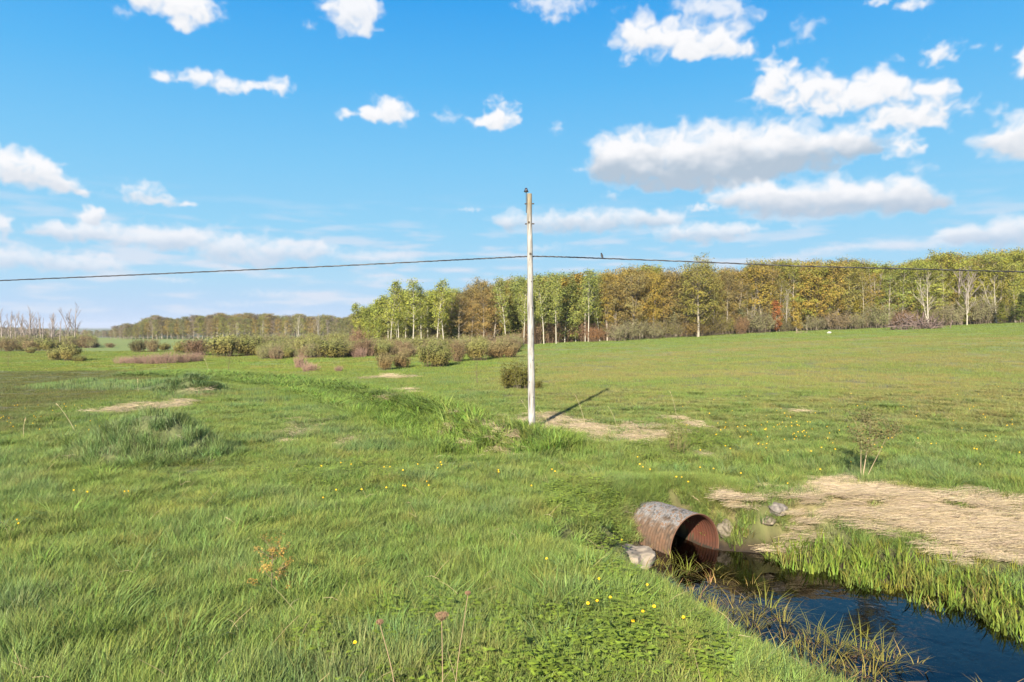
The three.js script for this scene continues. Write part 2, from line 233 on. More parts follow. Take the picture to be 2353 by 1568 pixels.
// grass colours as they would measure on the leaf
const G = { fresh: [0.136, 0.2, 0.052], blue: [0.118, 0.184, 0.074], yellow: [0.212, 0.224, 0.058], lush: [0.135, 0.222, 0.04], field: [0.182, 0.207, 0.066], fieldFar: [0.15, 0.212, 0.05], dark: [0.1, 0.114, 0.042], low: [0.152, 0.218, 0.046], brown: [0.24, 0.2, 0.095] };
function grows(x, f) { // colour, height and cover of the grass at a place
  const n1 = fbm(x * 0.33 + 3, f * 0.33, 3), n2 = fbm(x * 0.9 + 40, f * 0.9, 3), n3 = fbm(x * 0.07 + 8, f * 0.12, 3), a = x / f;
  let c = G.fresh, h = 0.2, k = 1;
  c = mix3(c, G.blue, smoothstep(n1, 0.0, 0.4) * 0.75); c = mix3(c, G.yellow, smoothstep(-n2, 0.02, 0.45) * 0.42);
  h = 0.21 + 0.2 * n1;
  if (f < 12) h += 0.05 * smoothstep(-f, -12, -8);
  // the mown field on the right beyond the culvert
  const right = smoothstep(f, 17, 27) * smoothstep(x - (f > 24.5 ? 0.5 - (f - 24.5) * 0.16 : 2.5), -1, 3);
  if (right > 0) {
    const far = smoothstep(f + 30 * n3, 80, 112);
    let fc = mix3(G.field, G.fresh, clamp(0.35 + n3 * 1.7 + n1 * 0.9 + n2 * 0.4 - smoothstep(f, 30, 55) * 0.3, 0, 1) * 0.85); fc = mix3(fc, G.brown, clamp(-n3 * 0.9 - n2 * 0.5, 0, 0.25)); fc = mix3(fc, G.fieldFar, far);
    c = mix3(c, fc, right); h = lerp(h, 0.15 + 0.05 * n1, right);
  }
  if (x < 0 && f > 24) {
    const low = smoothstep(f, 45, 75);
    c = mix3(c, mix3(G.low, G.yellow, clamp(n3 * 1.4 + 0.2, 0, 0.6)), low * smoothstep(-a, -0.06, 0.04)); h = lerp(h, 0.2, low);
    const dk = x < -8 && f < 80 ? smoothstep(edge(DARK, x, f) + 2.5 * n3, -1.5, 3) : 0;
    if (dk > 0) { c = mix3(c, mix3(G.dark, G.field, clamp(n1 * 0.5 + 0.1, 0, 0.5)), dk * 0.9); h = lerp(h, 0.12, dk); }
  }
  if (x < 4 && f > 19 && f < 85) { // the overgrown ditch
    const q = along(DITCH, x, f), w = 1 - smoothstep(q.d + n1 * 0.7, q.row[2] + 0.8, q.row[2] + 2.6);
    c = mix3(c, G.lush, w * 0.9); h = lerp(h, 0.58, w);
  }
  for (let i = 0; i < 6; i++) { // rank grass on the spoil heaps
    const [mx, mf, ma, mb] = MOUNDS[i], q = ((x - mx) / ma) ** 2 + ((f - mf) / mb) ** 2;
    if (q < 3.2 && i !== 5) { const w = 1 - smoothstep(q, 1.1, 3.2); c = mix3(c, G.blue, w * 0.85); h = lerp(h, 0.32, w); c = mix3(c, [0.16, 0.245, 0.09], w * 0.75); }
  }
  const s = straw(x, f);
  c = mix3(c, G.brown, s * 0.4); k = 1 - 0.8 * s; h *= 1 - 0.35 * s;
  return { c, h, k, s };
}

// ------------------------------------------------------------------ textures
function texture(w, h, f, srgb = false) {
  const d = new Uint8Array(w * h * 4);
  for (let y = 0; y < h; y++) for (let x = 0; x < w; x++) { const c = f(x / w, y / h), o = (y * w + x) * 4; d[o] = clamp(c[0], 0, 1) * 255; d[o + 1] = clamp(c[1], 0, 1) * 255; d[o + 2] = clamp(c[2], 0, 1) * 255; d[o + 3] = 255; }
  const t = new THREE.DataTexture(d, w, h); t.wrapS = t.wrapT = THREE.RepeatWrapping; t.magFilter = t.minFilter = THREE.LinearFilter; t.needsUpdate = true; if (srgb) t.colorSpace = THREE.SRGBColorSpace; return t;
}
const wrapped = (u, v, p, n) => { // tiling noise
  let s = 0, a = 0.5; for (let i = 0; i < n; i++) { const q = p * 2 ** i, x = u * q, y = v * q; s += a * (noise(x, y) * (1 - u) * (1 - v) + noise(x - q, y) * u * (1 - v) + noise(x, y - q) * (1 - u) * v + noise(x - q, y - q) * u * v); a *= 0.55; } return s;
};
const soilMap = texture(512, 512, (u, v) => { const k = 0.78 + 0.75 * wrapped(u, v, 12, 5); return [k, k, k * 0.97]; });
soilMap.repeat.set(1 / 5, 1 / 5);
const soilBump = texture(512, 512, (u, v) => { const k = 0.5 + 0.8 * wrapped(u, v, 20, 5); return [k, k, k]; });
soilBump.repeat.set(1 / 3.1, 1 / 3.1);

// ------------------------------------------------------------------ the ground, one sheet out to the horizon
{
  const rows = [0.001]; for (let r = 1.4; r < 3200; r *= r > 9 && r < 18 ? 1.007 : 1.0178) rows.push(r);
  const cols = []; for (let a = -52; a <= 52; a += 0.3) cols.push(a); for (let a = 56; a < 308; a += 4) cols.push(a);
  const n = cols.length, pos = [], col = [], uv = [], idx = [];
  for (const r of rows) for (const a of cols) {
    const t = a * Math.PI / 180, x = Math.sin(t) * r, f = Math.cos(t) * r, h = H(x, f), g = grows(x, Math.max(f, 2.5));
    pos.push(x, h, -f); uv.push(x, f);
    const soil = [0.075, 0.06, 0.03], cover = smoothstep(r, 25, 90);
    let c = mix3(mix3(soil, g.c, 0.35), g.c, cover);
    c = mix3(c, [0.28, 0.22, 0.125], g.s * 0.85);
    if (x > 1 && f < 18 && f > 0) { const q = along(STREAM, x, f); c = mix3(c, [0.035, 0.024, 0.013], (1 - smoothstep(h, WATER + 0.06, WATER + 0.38)) * smoothstep(18 - f, 0, 2)); if (h < WATER) c = mix3(mix3([0.02, 0.014, 0.01], [0.11, 0.06, 0.022], (q.side < -0.3 ? 1 : 0.06) * smoothstep(fbm(x * 1.1, f * 1.1, 3), -0.12, 0.3)), c, 0.1); }
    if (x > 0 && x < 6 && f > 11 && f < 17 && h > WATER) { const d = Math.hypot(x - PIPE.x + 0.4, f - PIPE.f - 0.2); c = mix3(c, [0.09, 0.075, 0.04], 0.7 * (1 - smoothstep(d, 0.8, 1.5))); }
    if (r > 500) c = mix3(c, [0.05, 0.075, 0.03], smoothstep(r, 500, 900));
    col.push(...c);
  }
  for (let i = 0; i < rows.length - 1; i++) for (let j = 0; j < n; j++) { const a = i * n + j, b = i * n + (j + 1) % n, c = a + n, d = b + n; idx.push(a, b, c, b, d, c); }
  const g = new THREE.BufferGeometry();
  g.setAttribute('position', new THREE.Float32BufferAttribute(pos, 3)); g.setAttribute('color', new THREE.Float32BufferAttribute(col, 3)); g.setAttribute('uv', new THREE.Float32BufferAttribute(uv, 2));
  g.setIndex(idx); g.computeVertexNormals();
  const m = top(shade(new THREE.Mesh(g, new THREE.MeshStandardMaterial({ vertexColors: true, roughness: 1, map: soilMap, bumpMap: soilBump, bumpScale: 0.05 }))), 'ground');
  tag(m, 'grassy open field sloping gently up to the woods on the right', 'ground', null, 'structure');
}

// ------------------------------------------------------------------ mesh builder
class MB {
  constructor() { this.p = []; this.n = []; this.c = []; this.u = []; this.i = []; }
  get count() { return this.p.length / 3; }
  v(x, y, z, nx, ny, nz, c, u = 0, w = 0) { this.p.push(x, y, z); this.n.push(nx, ny, nz); this.c.push(c[0], c[1], c[2]); this.u.push(u, w); return this.count - 1; }
  tube(pts, radii, sides, c, cTop = c, cap = false) {
    const n = pts.length, T = new THREE.Vector3(), A = new THREE.Vector3(), B = new THREE.Vector3(), start = this.count;
    let len = 0;
    for (let k = 0; k < n; k++) {
      T.subVectors(pts[Math.min(k + 1, n - 1)], pts[Math.max(k - 1, 0)]).normalize();
      A.set(Math.abs(T.x) > 0.8 ? 0 : 1, 0, Math.abs(T.x) > 0.8 ? 1 : 0); B.crossVectors(T, A).normalize(); A.crossVectors(B, T);
      if (k) len += pts[k].distanceTo(pts[k - 1]);
      const cc = mix3(c, cTop, n > 1 ? k / (n - 1) : 0), r = Array.isArray(radii) ? radii[k] : radii;
      for (let s = 0; s <= sides; s++) { const t = s / sides * 2 * Math.PI, ca = Math.cos(t), sa = Math.sin(t), nx = A.x * ca + B.x * sa, ny = A.y * ca + B.y * sa, nz = A.z * ca + B.z * sa; this.v(pts[k].x + nx * r, pts[k].y + ny * r, pts[k].z + nz * r, nx, ny, nz, cc, s / sides, len); }
    }
    const w = sides + 1;
    for (let k = 0; k < n - 1; k++) for (let s = 0; s < sides; s++) { const a = start + k * w + s; this.i.push(a, a + 1, a + w, a + 1, a + w + 1, a + w); }
    if (cap) { const q = pts[n - 1], r0 = start + (n - 1) * w, m = this.v(q.x, q.y, q.z, T.x, T.y, T.z, cTop, 0.5, len); for (let s = 0; s < sides; s++) this.i.push(r0 + s, r0 + s + 1, m); }
  }
  // a leaf or leaf spray: a kite about a point, shaded by a normal n
  leaf(x, y, z, n, l, w, r, c) {
    let ax = r() - 0.5, ay = r() - 0.5, az = r() - 0.5;
    let ux = ay * n.z - az * n.y, uy = az * n.x - ax * n.z, uz = ax * n.y - ay * n.x; const ul = Math.hypot(ux, uy, uz) || 1; ux /= ul; uy /= ul; uz /= ul;
    const vx = n.y * uz - n.z * uy, vy = n.z * ux - n.x * uz, vz = n.x * uy - n.y * ux;
    const a = this.v(x - ux * l, y - uy * l, z - uz * l, n.x, n.y, n.z, c), b = this.v(x - vx * w + ux * l * 0.1, y - vy * w + uy * l * 0.1, z - vz * w + uz * l * 0.1, n.x, n.y, n.z, c);
    const d = this.v(x + ux * l, y + uy * l, z + uz * l, n.x, n.y, n.z, c), e = this.v(x + vx * w, y + vy * w, z + vz * w, n.x, n.y, n.z, c);
    this.i.push(a, b, d, a, d, e);
  }
  blade(x, z, dir, h, w, bend, c, tip = c, y = 0) { // a grass blade of two bent segments
    const dx = Math.cos(dir), dz = Math.sin(dir), sx = -dz * w / 2, sz = dx * w / 2, m = 0.55, b1 = bend * 0.3 * h, b2 = bend * h, y1 = h * m, y2 = h * (1 - 0.35 * bend * bend);
    const across = (out, up) => { const l = Math.hypot(out, up); return [-dx * up / l, out / l, -dz * up / l]; }; // the face's own normal
    const sg = -1, N1 = across(b1, y1).map((q) => q * -sg), N3 = across(b2 - b1, y2 - y1).map((q) => q * -sg), N2 = [0, 1, 2].map((k) => (N1[k] + N3[k]) / 2);
    const a = this.v(x - sx, y, z - sz, ...N1, c), b = this.v(x + sx, y, z + sz, ...N1, c), d = this.v(x + dx * b1 - sx * 0.8, y + y1, z + dz * b1 - sz * 0.8, ...N2, c), e = this.v(x + dx * b1 + sx * 0.8, y + y1, z + dz * b1 + sz * 0.8, ...N2, c), t = this.v(x + dx * b2, y + y2, z + dz * b2, ...N3, tip);
    this.i.push(a, b, d, b, e, d, d, e, t);
  }
  geometry() {
    const g = new THREE.BufferGeometry();
    g.setAttribute('position', new THREE.Float32BufferAttribute(this.p, 3)); g.setAttribute('normal', new THREE.Float32BufferAttribute(this.n, 3)); g.setAttribute('color', new THREE.Float32BufferAttribute(this.c, 3)); g.setAttribute('uv', new THREE.Float32BufferAttribute(this.u, 2));
    g.setIndex(this.i); return g;
  }
}
const V = (x, y, z) => new THREE.Vector3(x, y, z), WHITE = [1, 1, 1];
const leafMaterial = (c = WHITE, through = 0.3) => new THREE.MeshPhysicalMaterial({ color: new THREE.Color().setRGB(...c), vertexColors: true, roughness: 0.85, specularIntensity: 0.2, side: THREE.DoubleSide, transmission: through, thickness: 0 });
const plainMaterial = (c = WHITE, rough = 0.9) => new THREE.MeshStandardMaterial({ color: new THREE.Color().setRGB(...c), vertexColors: true, roughness: rough, side: THREE.DoubleSide });
const grassMaterial = leafMaterial(WHITE, 0.25);
const strawMaterial = plainMaterial(WHITE, 0.85);

// ------------------------------------------------------------------ tufts that are strewn about as grass, reeds and straw
function tuftGeometry(seed, blades, radius, w, bendMost, spreadOut = 0.35, dry = 0.05) { // of height 1
  const b = new MB(), r = rng(seed);
  for (let i = 0; i < blades; i++) {
    const q = Math.sqrt(r()) * radius, t = r() * 2 * Math.PI, h = 0.5 + 0.5 * Math.pow(r(), 0.8), k = 0.6 + 0.72 * r(), dir = r() < spreadOut ? t + (r() - 0.5) : r() * 2 * Math.PI;
    const c = r() < dry ? [1.5, 1.3, 1.6] : [k * (0.9 + 0.25 * r()), k, k * (0.8 + 0.4 * r())];
    b.blade(Math.cos(t) * q, Math.sin(t) * q, dir, h, w * (0.6 + 0.8 * r()), bendMost * (0.25 + 0.75 * r()), c, mix3(c, [c[0] * 1.25, c[1] * 1.12, c[2]], 0.7));
  }
  return b.geometry();
}
function litterGeometry(seed, count, radius, w, len, tilt, heading = null) {
  const b = new MB(), r = rng(seed);
  for (let i = 0; i < count; i++) {
    const q = Math.sqrt(r()) * radius, t = r() * 2 * Math.PI, d = heading === null ? r() * 2 * Math.PI : heading + (r() + r() - 1) * 0.9, l = len * (0.4 + 0.8 * r()), k = 0.65 + 0.6 * r(), c = [k, k * (0.94 + 0.1 * r()), k * (0.85 + 0.3 * r())], e = tilt * (r() * 2 - 0.6);
    const x = Math.cos(t) * q, z = Math.sin(t) * q, y = 0.01 + r() * 0.07, ux = Math.cos(d) * l / 2, uz = Math.sin(d) * l / 2, uy = e * l / 2;
    b.tube([V(x - ux, Math.max(0, y - uy), z - uz), V(x, y + 0.02 * r(), z), V(x + ux, y + uy, z + uz)], [w, w, w * 0.5], 3, c);
  }
  return b.geometry();
}
function leafyGeometry(seed, count, radius, l) { // low broad leaved weeds
  const b = new MB(), r = rng(seed);
  for (let i = 0; i < count; i++) {
    const q = Math.sqrt(r()) * radius, t = r() * 2 * Math.PI, y = 0.3 + 0.7 * r(), n = V(r() - 0.5, 0.55 + 0.5 * r(), r() - 0.5).normalize(), k = 0.75 + 0.5 * r(), s = l * (0.6 + 0.7 * r());
    for (let j = 0; j < 3; j++) b.leaf(Math.cos(t) * q + (r() - 0.5) * s, y, Math.sin(t) * q + (r() - 0.5) * s, V(n.x + (r() - 0.5) * 0.8, n.y, n.z + (r() - 0.5) * 0.8).normalize(), s, s * 0.36, r, [k, k, k * 0.9]);
  }
  return b.geometry();
}
const bag = {}; // name -> list of placements, one InstancedMesh per variant
function strew(name, variants, placements, label, category, material) {
  const groups = variants.map(() => []);
  placements.forEach((p, i) => groups[i % variants.length].push(p));
  const M = new THREE.Matrix4(), Q = new THREE.Quaternion(), E = new THREE.Euler(), S = new THREE.Vector3(), P = new THREE.Vector3(), C = new THREE.Color();
  const holder = new THREE.Group();
  top(holder, name); tag(holder, label, category, null, 'stuff');
  variants.forEach((g, k) => {
    const list = groups[k]; if (!list.length) return;
    const m = shade(new THREE.InstancedMesh(g, material, list.length));
    list.forEach(({ x, y, z, turn, w, h, c, tx = 0, tz = 0 }, i) => { M.compose(P.set(x, y, z), Q.setFromEuler(E.set(tx, turn, tz, 'XYZ')), S.set(w, h, w)); m.setMatrixAt(i, M); m.setColorAt(i, C.setRGB(c[0], c[1], c[2])); });
    m.name = category.replace(/ /g, '_') + '_tuft'; m.userData.kind = 'stuff'; holder.add(m);
  });
}

// ------------------------------------------------------------------ grass everywhere
{
  const SLAB = [2.3, 13.3], R = rng(11), near = [1, 2, 3, 4].map((s) => tuftGeometry(s, 74, 0.17, 0.0082, 0.3, 0.35, 0.11)), far = [8, 9, 10].map((s) => tuftGeometry(s, 90, 0.2, 0.0045, 0.016)), put = { near: [], far: [], ditch: [], mound: [[], []], dryish: [] };
  const visit = (x, f, s) => {
    const h = H(x, f);
    if (x > 0.5 && f < 20 && h < WATER + 0.06) return;
    const g = grows(x, f);
    if (R() > g.k || atPipe(x, f)) return;
    if (((x - SLAB[0]) / 0.62) ** 2 + ((f - SLAB[1] + 0.3) / 0.85) ** 2 < 1) return;
    let hh = g.h * (f < 30 ? 0.7 + 0.6 * R() : 0.85 + 0.3 * R()), c = g.c.map((v) => v * (0.88 + 0.24 * R()));
    if (x > 1 && f < 18 && h < WATER + 0.3) { if (R() < 0.75) return; }
    const slopeX = (H(x + 0.2, f) - h) / 0.2, slopeF = (H(x, f + 0.2) - h) / 0.2;
    const p = { x, y: h - 0.015, z: -f, turn: R() * 6.283, w: s * (0.85 + 0.3 * R()), h: hh, c, tx: f < 30 ? clamp(slopeF, -0.5, 0.5) * 0.5 + (R() - 0.5) * 0.08 : 0, tz: f < 30 ? clamp(slopeX, -0.5, 0.5) * 0.5 + (R() - 0.5) * 0.08 : 0 };
    const dq = x < 4 && f > 19 && f < 75 ? along(DITCH, x, f) : null;
    if (dq && Math.hypot(x + 0.15, f - 20.5) < 1.0) return;
    if (dq && dq.d < dq.row[2] + 1.6) return void put.ditch.push({ ...p, w: p.w * 1.15 });
    const mi = [0, 2].findIndex((i) => ((x - MOUNDS[i][0]) / MOUNDS[i][2]) ** 2 + ((f - MOUNDS[i][1]) / MOUNDS[i][3]) ** 2 < 1.9);
    if (mi >= 0) return void put.mound[mi].push(p);
    const far = f > 17 + 22 * R();
    if (far) { p.c = c.map((v) => v * lerp(0.92, 0.86, smoothstep(f, 30, 70))); p.h = g.h * (0.85 + 0.3 * R()); p.tx = p.tz = 0; } else p.c = c.map((v) => v * 1.16);
    (far ? put.far : put.near).push(p);
  };
  for (const [f0, f1, per, most] of [[3.2, 16, 50, 1], [16, 60, 0, 1], [60, 165, 0, 0.8]]) {
    // as many tufts per square metre as their width needs
    const A = 0.74;
    if (f1 === 16) { const n = Math.round(A * (f1 * f1 - f0 * f0) * per); for (let i = 0; i < n; i++) { const f = Math.sqrt(f0 * f0 + R() * (f1 * f1 - f0 * f0)); visit((R() * 2 - 1) * A * f - 0, f, 1); } }
    else { const n = Math.round(2 * A * Math.log(f1 / f0) / 0.000315 * 2.9 * most); for (let i = 0; i < n; i++) { const f = f0 * Math.pow(f1 / f0, R()); visit((R() * 2 - 1) * A * f, f, f / 16); } }
  }
  for (let i = 0; i < 2200; i++) visit(1.6 + R() * 3.4, 14.3 + R() * 2, 0.8); // the steep soil over the pipe
  strew('meadow_grass', near, put.near, 'fresh green grass covering the foreground bank and crossing', 'grass', grassMaterial);
  strew('field_grass', far, put.far, 'short olive green grass of the fields beyond the pole', 'grass', grassMaterial);
  strew('ditch_grass', [5, 6, 7].map((s) => tuftGeometry(s, 44, 0.17, 0.017, 0.55)), put.ditch, 'tall lush grass filling the ditch left of the pole', 'grass', grassMaterial);
  strew('mound_grass', near, put.mound[0], 'long bluish grass on the nearer mound at left', 'grass', grassMaterial);
  strew('mound_grass', near, put.mound[1], 'long bluish grass on the smaller mound farther off beside the ditch', 'grass', grassMaterial);

  const tuss = [], tussG = [14, 15, 16].map((s) => tuftGeometry(s, 80, 0.2, 0.009, 0.5, 0.8, 0.06));
  for (let i = 0; i < 900; i++) { const f = Math.sqrt(30 + R() * 900), x = (R() * 2 - 1) * 0.74 * f, h = H(x, f), g = grows(x, f); if ((x > 0.5 && f < 20 && h < WATER + 0.4) || g.s > 0.3 || R() > 0.35 + 1.2 * fbm(x * 0.5 + 70, f * 0.5, 2) || ((x - SLAB[0]) / 0.8) ** 2 + ((f - SLAB[1]) / 0.9) ** 2 < 1) continue; const v = 0.8 + 0.35 * R(); tuss.push({ x, y: h - 0.02, z: -f, turn: R() * 6.28, w: 1 + 0.8 * R(), h: g.h * (1.3 + 0.5 * R()), c: mix3(G.blue, G.lush, R()).map((q) => q * v) }); }
  strew('grass_tussocks', tussG, tuss, 'taller darker tussocks rising here and there from the near grass', 'grass', grassMaterial);

  // leafy weeds in patches
  const weeds = [], leafy = [21, 22, 23].map((s) => leafyGeometry(s, 30, 0.22, 0.034));
  const WEED = [[1350, 1175, 90, 70, 0.7], [1100, 1510, 420, 130, 0.34], [1500, 1500, 190, 90, 0.4], [780, 1100, 200, 30, 0.2], [1520, 1050, 60, 30, 0.4], [2050, 1080, 60, 20, 0.1], [1620, 1020, 70, 25, 0.6], [1420, 1370, 60, 60, 0.3]].map(([x, y, rx, ry, k]) => { const [wx, wf] = hit(x, y), [, wn] = hit(x, y + ry), [, wb] = hit(x, y - ry); return [wx, wf, metres(rx, wf), (wb - wn) / 2, k]; });
  for (const [wx, wf, rx, rf, k] of WEED) { const n = Math.round(rx * rf * 3.14 * 26 * k); for (let i = 0; i < n; i++) { const q = Math.sqrt(R()), t = R() * 6.283, x = wx + Math.cos(t) * q * rx, f = wf + Math.sin(t) * q * rf, h = H(x, f); if (h < WATER + 0.25 || f < 3) continue; const v = 0.8 + 0.4 * R(); weeds.push({ x, y: h, z: -f, turn: R() * 6.283, w: 0.8 + 0.4 * R(), h: 0.2 + 0.12 * R(), c: [0.185 * v, 0.26 * v, 0.035 * v] }); } }
  strew('leafy_weeds', leafy, weeds, 'low bright green leafy weeds growing through the foreground grass', 'weeds', leafMaterial(WHITE, 0.3));

  // straw
  const bits = [], bits2 = [], all = [31, 32, 33].map((s) => litterGeometry(s, 60, 0.25, 0.002, 0.3, 0.25)), flow = [34, 35, 36].map((s) => litterGeometry(s, 100, 0.27, 0.002, 0.4, 0.14, 0.12));
  const strawColor = () => { const v = 0.8 + 0.45 * R(); return [0.42 * v, 0.345 * v, 0.23 * v]; };
  for (const [sx, sf, rx, rf] of STRAW) { const w = clamp(sf / 17, 1, 3), n = Math.round(rx * rf * 5 * 26 / (w * w)); for (let i = 0; i < n; i++) { const x = sx + (R() * 2 - 1) * rx * 1.3, f = sf + (R() * 2 - 1) * rf * 1.3, s = straw(x, f), h = H(x, f); if (R() > s || h < WATER + 0.05 || atPipe(x, f, 0.4)) continue; bits.push({ x, y: h, z: -f, turn: R() * 6.283, w: w * (0.8 + 0.5 * R()), h: w, c: strawColor() }); } }
  for (let i = 0; i < 9000; i++) { const x = 3.5 + R() * 14, f = 9 + R() * 11, e = straw(x, f), h = H(x, f); if (edge(MAT, x, f) < -0.9 || R() > e || h < WATER + 0.03 || atPipe(x, f, 0.4)) continue; bits2.push({ x, y: h, z: -f, turn: (R() - 0.5) * 0.9, w: 0.85 + 0.4 * R(), h: 1.2, c: strawColor() }); }
  strew('straw_litter', all, bits, 'pale dry straw lying round the pole and on the banks', 'straw', strawMaterial);
  strew('reed_litter', flow, bits2, 'wide mat of flattened dry reeds above the stream on the right', 'dry reeds', strawMaterial);
  // single dry stalks among the grass
  const odd = [];
  for (let i = 0; i < 140; i++) { const f = 5 + 40 * R() * R(), x = (R() * 2 - 1) * 0.75 * f, h = H(x, f); if (h < WATER + 0.1) continue; odd.push({ x, y: h + 0.12, z: -f, turn: R() * 6.283, w: 1.1, h: 2.2, c: [0.36, 0.3, 0.17] }); }
  strew('dry_stalks', [41, 42].map((s) => litterGeometry(s, 2, 0.12, 0.0016, 0.22, 0.6)), odd, 'thin dry stalks scattered singly through the green grass', 'dry grass', strawMaterial);
}

// ------------------------------------------------------------------ the stream
{
  const pos = [], uv = [], idx = [], path = [[2.6, 15.9], [3.45, 13.9], ...STREAM.slice(1).map(([x, f]) => [x, f])], curve = new THREE.CatmullRomCurve3(path.map(([x, f]) => V(x, 0, -f))), n = 60, m = 24;
  for (let i = 0; i <= n; i++) { const p = curve.getPoint(i / n), t = curve.getTangent(i / n), w = lerp(0.6, 5.2, smoothstep(i / n, 0.14, 0.45)); for (let j = 0; j <= m; j++) { const q = (j / m - 0.5) * 2 * w; pos.push(p.x - t.z * q, WATER, p.z + t.x * q); uv.push(p.x - t.z * q, p.z + t.x * q); } }
  for (let i = 0; i < n; i++) for (let j = 0; j < m; j++) { const a = i * (m + 1) + j; idx.push(a, a + 1, a + m + 1, a + 1, a + m + 2, a + m + 1); }
  const g = new THREE.BufferGeometry(); g.setAttribute('position', new THREE.Float32BufferAttribute(pos, 3)); g.setAttribute('uv', new THREE.Float32BufferAttribute(uv, 2)); g.setIndex(idx); g.computeVertexNormals();
  if (g.attributes.normal.getY(0) < 0) { for (let i = 0; i < idx.length; i += 3) [idx[i], idx[i + 1]] = [idx[i + 1], idx[i]]; g.setIndex(idx); g.computeVertexNormals(); }
  const ripple = texture(512, 512, (u, v) => { const k = 0.5 + 0.5 * wrapped(u, v, 5, 3) + 0.12 * wrapped(u, v, 26, 2); return [k, k, k]; });
  ripple.repeat.set(1 / 3, 1 / 3);
  const w = top(shade(new THREE.Mesh(g, new THREE.MeshPhysicalMaterial({ color: new THREE.Color().setRGB(0.13, 0.08, 0.04), roughness: 0.03, transmission: 1, thickness: 0, ior: 1.33, bumpMap: ripple, bumpScale: 0.012 }))), 'stream_water');
  tag(w, 'dark still water of the stream running from the culvert to the right', 'stream', null, 'structure');
}

// ------------------------------------------------------------------ the culvert
{
  const t = base('culvert', PIPE.x, PIPE.y, -PIPE.f, Math.atan2(-PIPE.dir[0], PIPE.dir[1])); // -z of the group runs up the pipe
  t.rotation.order = 'YXZ'; t.rotation.x = PIPE.drop;
  tag(t, 'rusty corrugated metal culvert pipe opening onto the stream', 'culvert');
  const flakes = texture(1024, 512, (u, v) => { // u round the pipe (0.25 is the crown), v along it
    const crown = Math.max(0, Math.cos((u - 0.25) * 2 * Math.PI)), a = wrapped(u, v, 14, 5), b = wrapped(u, v, 44, 4), zinc = smoothstep(crown * 1.1 + a * 1.1, 0.55, 1.0) * (1 - 0.85 * smoothstep(b + a * 0.5, 0.04, 0.2));
    const k = 0.8 + 0.9 * a + 0.5 * b, rust = mix3([0.46, 0.38, 0.31], [0.31, 0.22, 0.16], clamp(0.5 + a * 1.5, 0, 1)).map((c) => c * k), grey = [0.4 + b * 0.45 + a * 0.3, 0.4 + b * 0.45 + a * 0.3, 0.41 + b * 0.45 + a * 0.3];
    return mix3(rust, grey, zinc);
  }, true);
  const rustMap = texture(512, 512, (u, v) => { const a = wrapped(u, v, 8, 5), k = 0.85 + 0.9 * a; return mix3([0.4, 0.21, 0.13], [0.24, 0.11, 0.065], clamp(0.5 + a * 1.6, 0, 1)).map((c) => c * k); }, true);
  const N = 56, pitch = 0.076, wave = (s) => 0.016 * Math.cos(2 * Math.PI * s / pitch);
  const wall = (r0, out) => {
    const S = []; for (let s = 0; s < 2.6; s += pitch / 8) S.push(s); for (let s = 2.6; s < PIPE.len - 0.6; s += 0.6) S.push(s); for (let s = PIPE.len - 0.6; s < PIPE.len; s += pitch / 6) S.push(s);
    const pos = [], uv = [], idx = [];
    for (const s of S) for (let k = 0; k <= N; k++) { const a = k / N * 2 * Math.PI, r = r0 + (s < 2.6 || s > PIPE.len - 0.6 ? wave(s) : 0.016); pos.push(Math.cos(a) * r, Math.sin(a) * r, -s); uv.push(k / N, s / 2.6); }
    for (let i = 0; i < S.length - 1; i++) for (let k = 0; k < N; k++) { const a = i * (N + 1) + k, b = a + 1, c = a + N + 1, d = c + 1; out ? idx.push(a, b, c, b, d, c) : idx.push(a, c, b, b, c, d); }
    const g = new THREE.BufferGeometry(); g.setAttribute('position', new THREE.Float32BufferAttribute(pos, 3)); g.setAttribute('uv', new THREE.Float32BufferAttribute(uv, 2)); g.setIndex(idx); g.computeVertexNormals(); return g;
  };
  part('outer_wall', wall(PIPE.R, true), new THREE.MeshStandardMaterial({ map: flakes, roughness: 0.8, metalness: 0.1, side: THREE.DoubleSide }), t);
  const inner = part('inner_wall', wall(PIPE.R - 0.008, false), new THREE.MeshStandardMaterial({ map: rustMap, roughness: 0.85, side: THREE.DoubleSide }), t); inner.userData.label = 'orange rusted ribbed inside of the pipe';
  const rim = part('rim', new THREE.TorusGeometry(PIPE.R + 0.012, 0.012, 8, 64), new THREE.MeshStandardMaterial({ color: new THREE.Color().setRGB(0.1, 0.05, 0.03), roughness: 0.9 }), t); rim.position.z = 0.004;
}

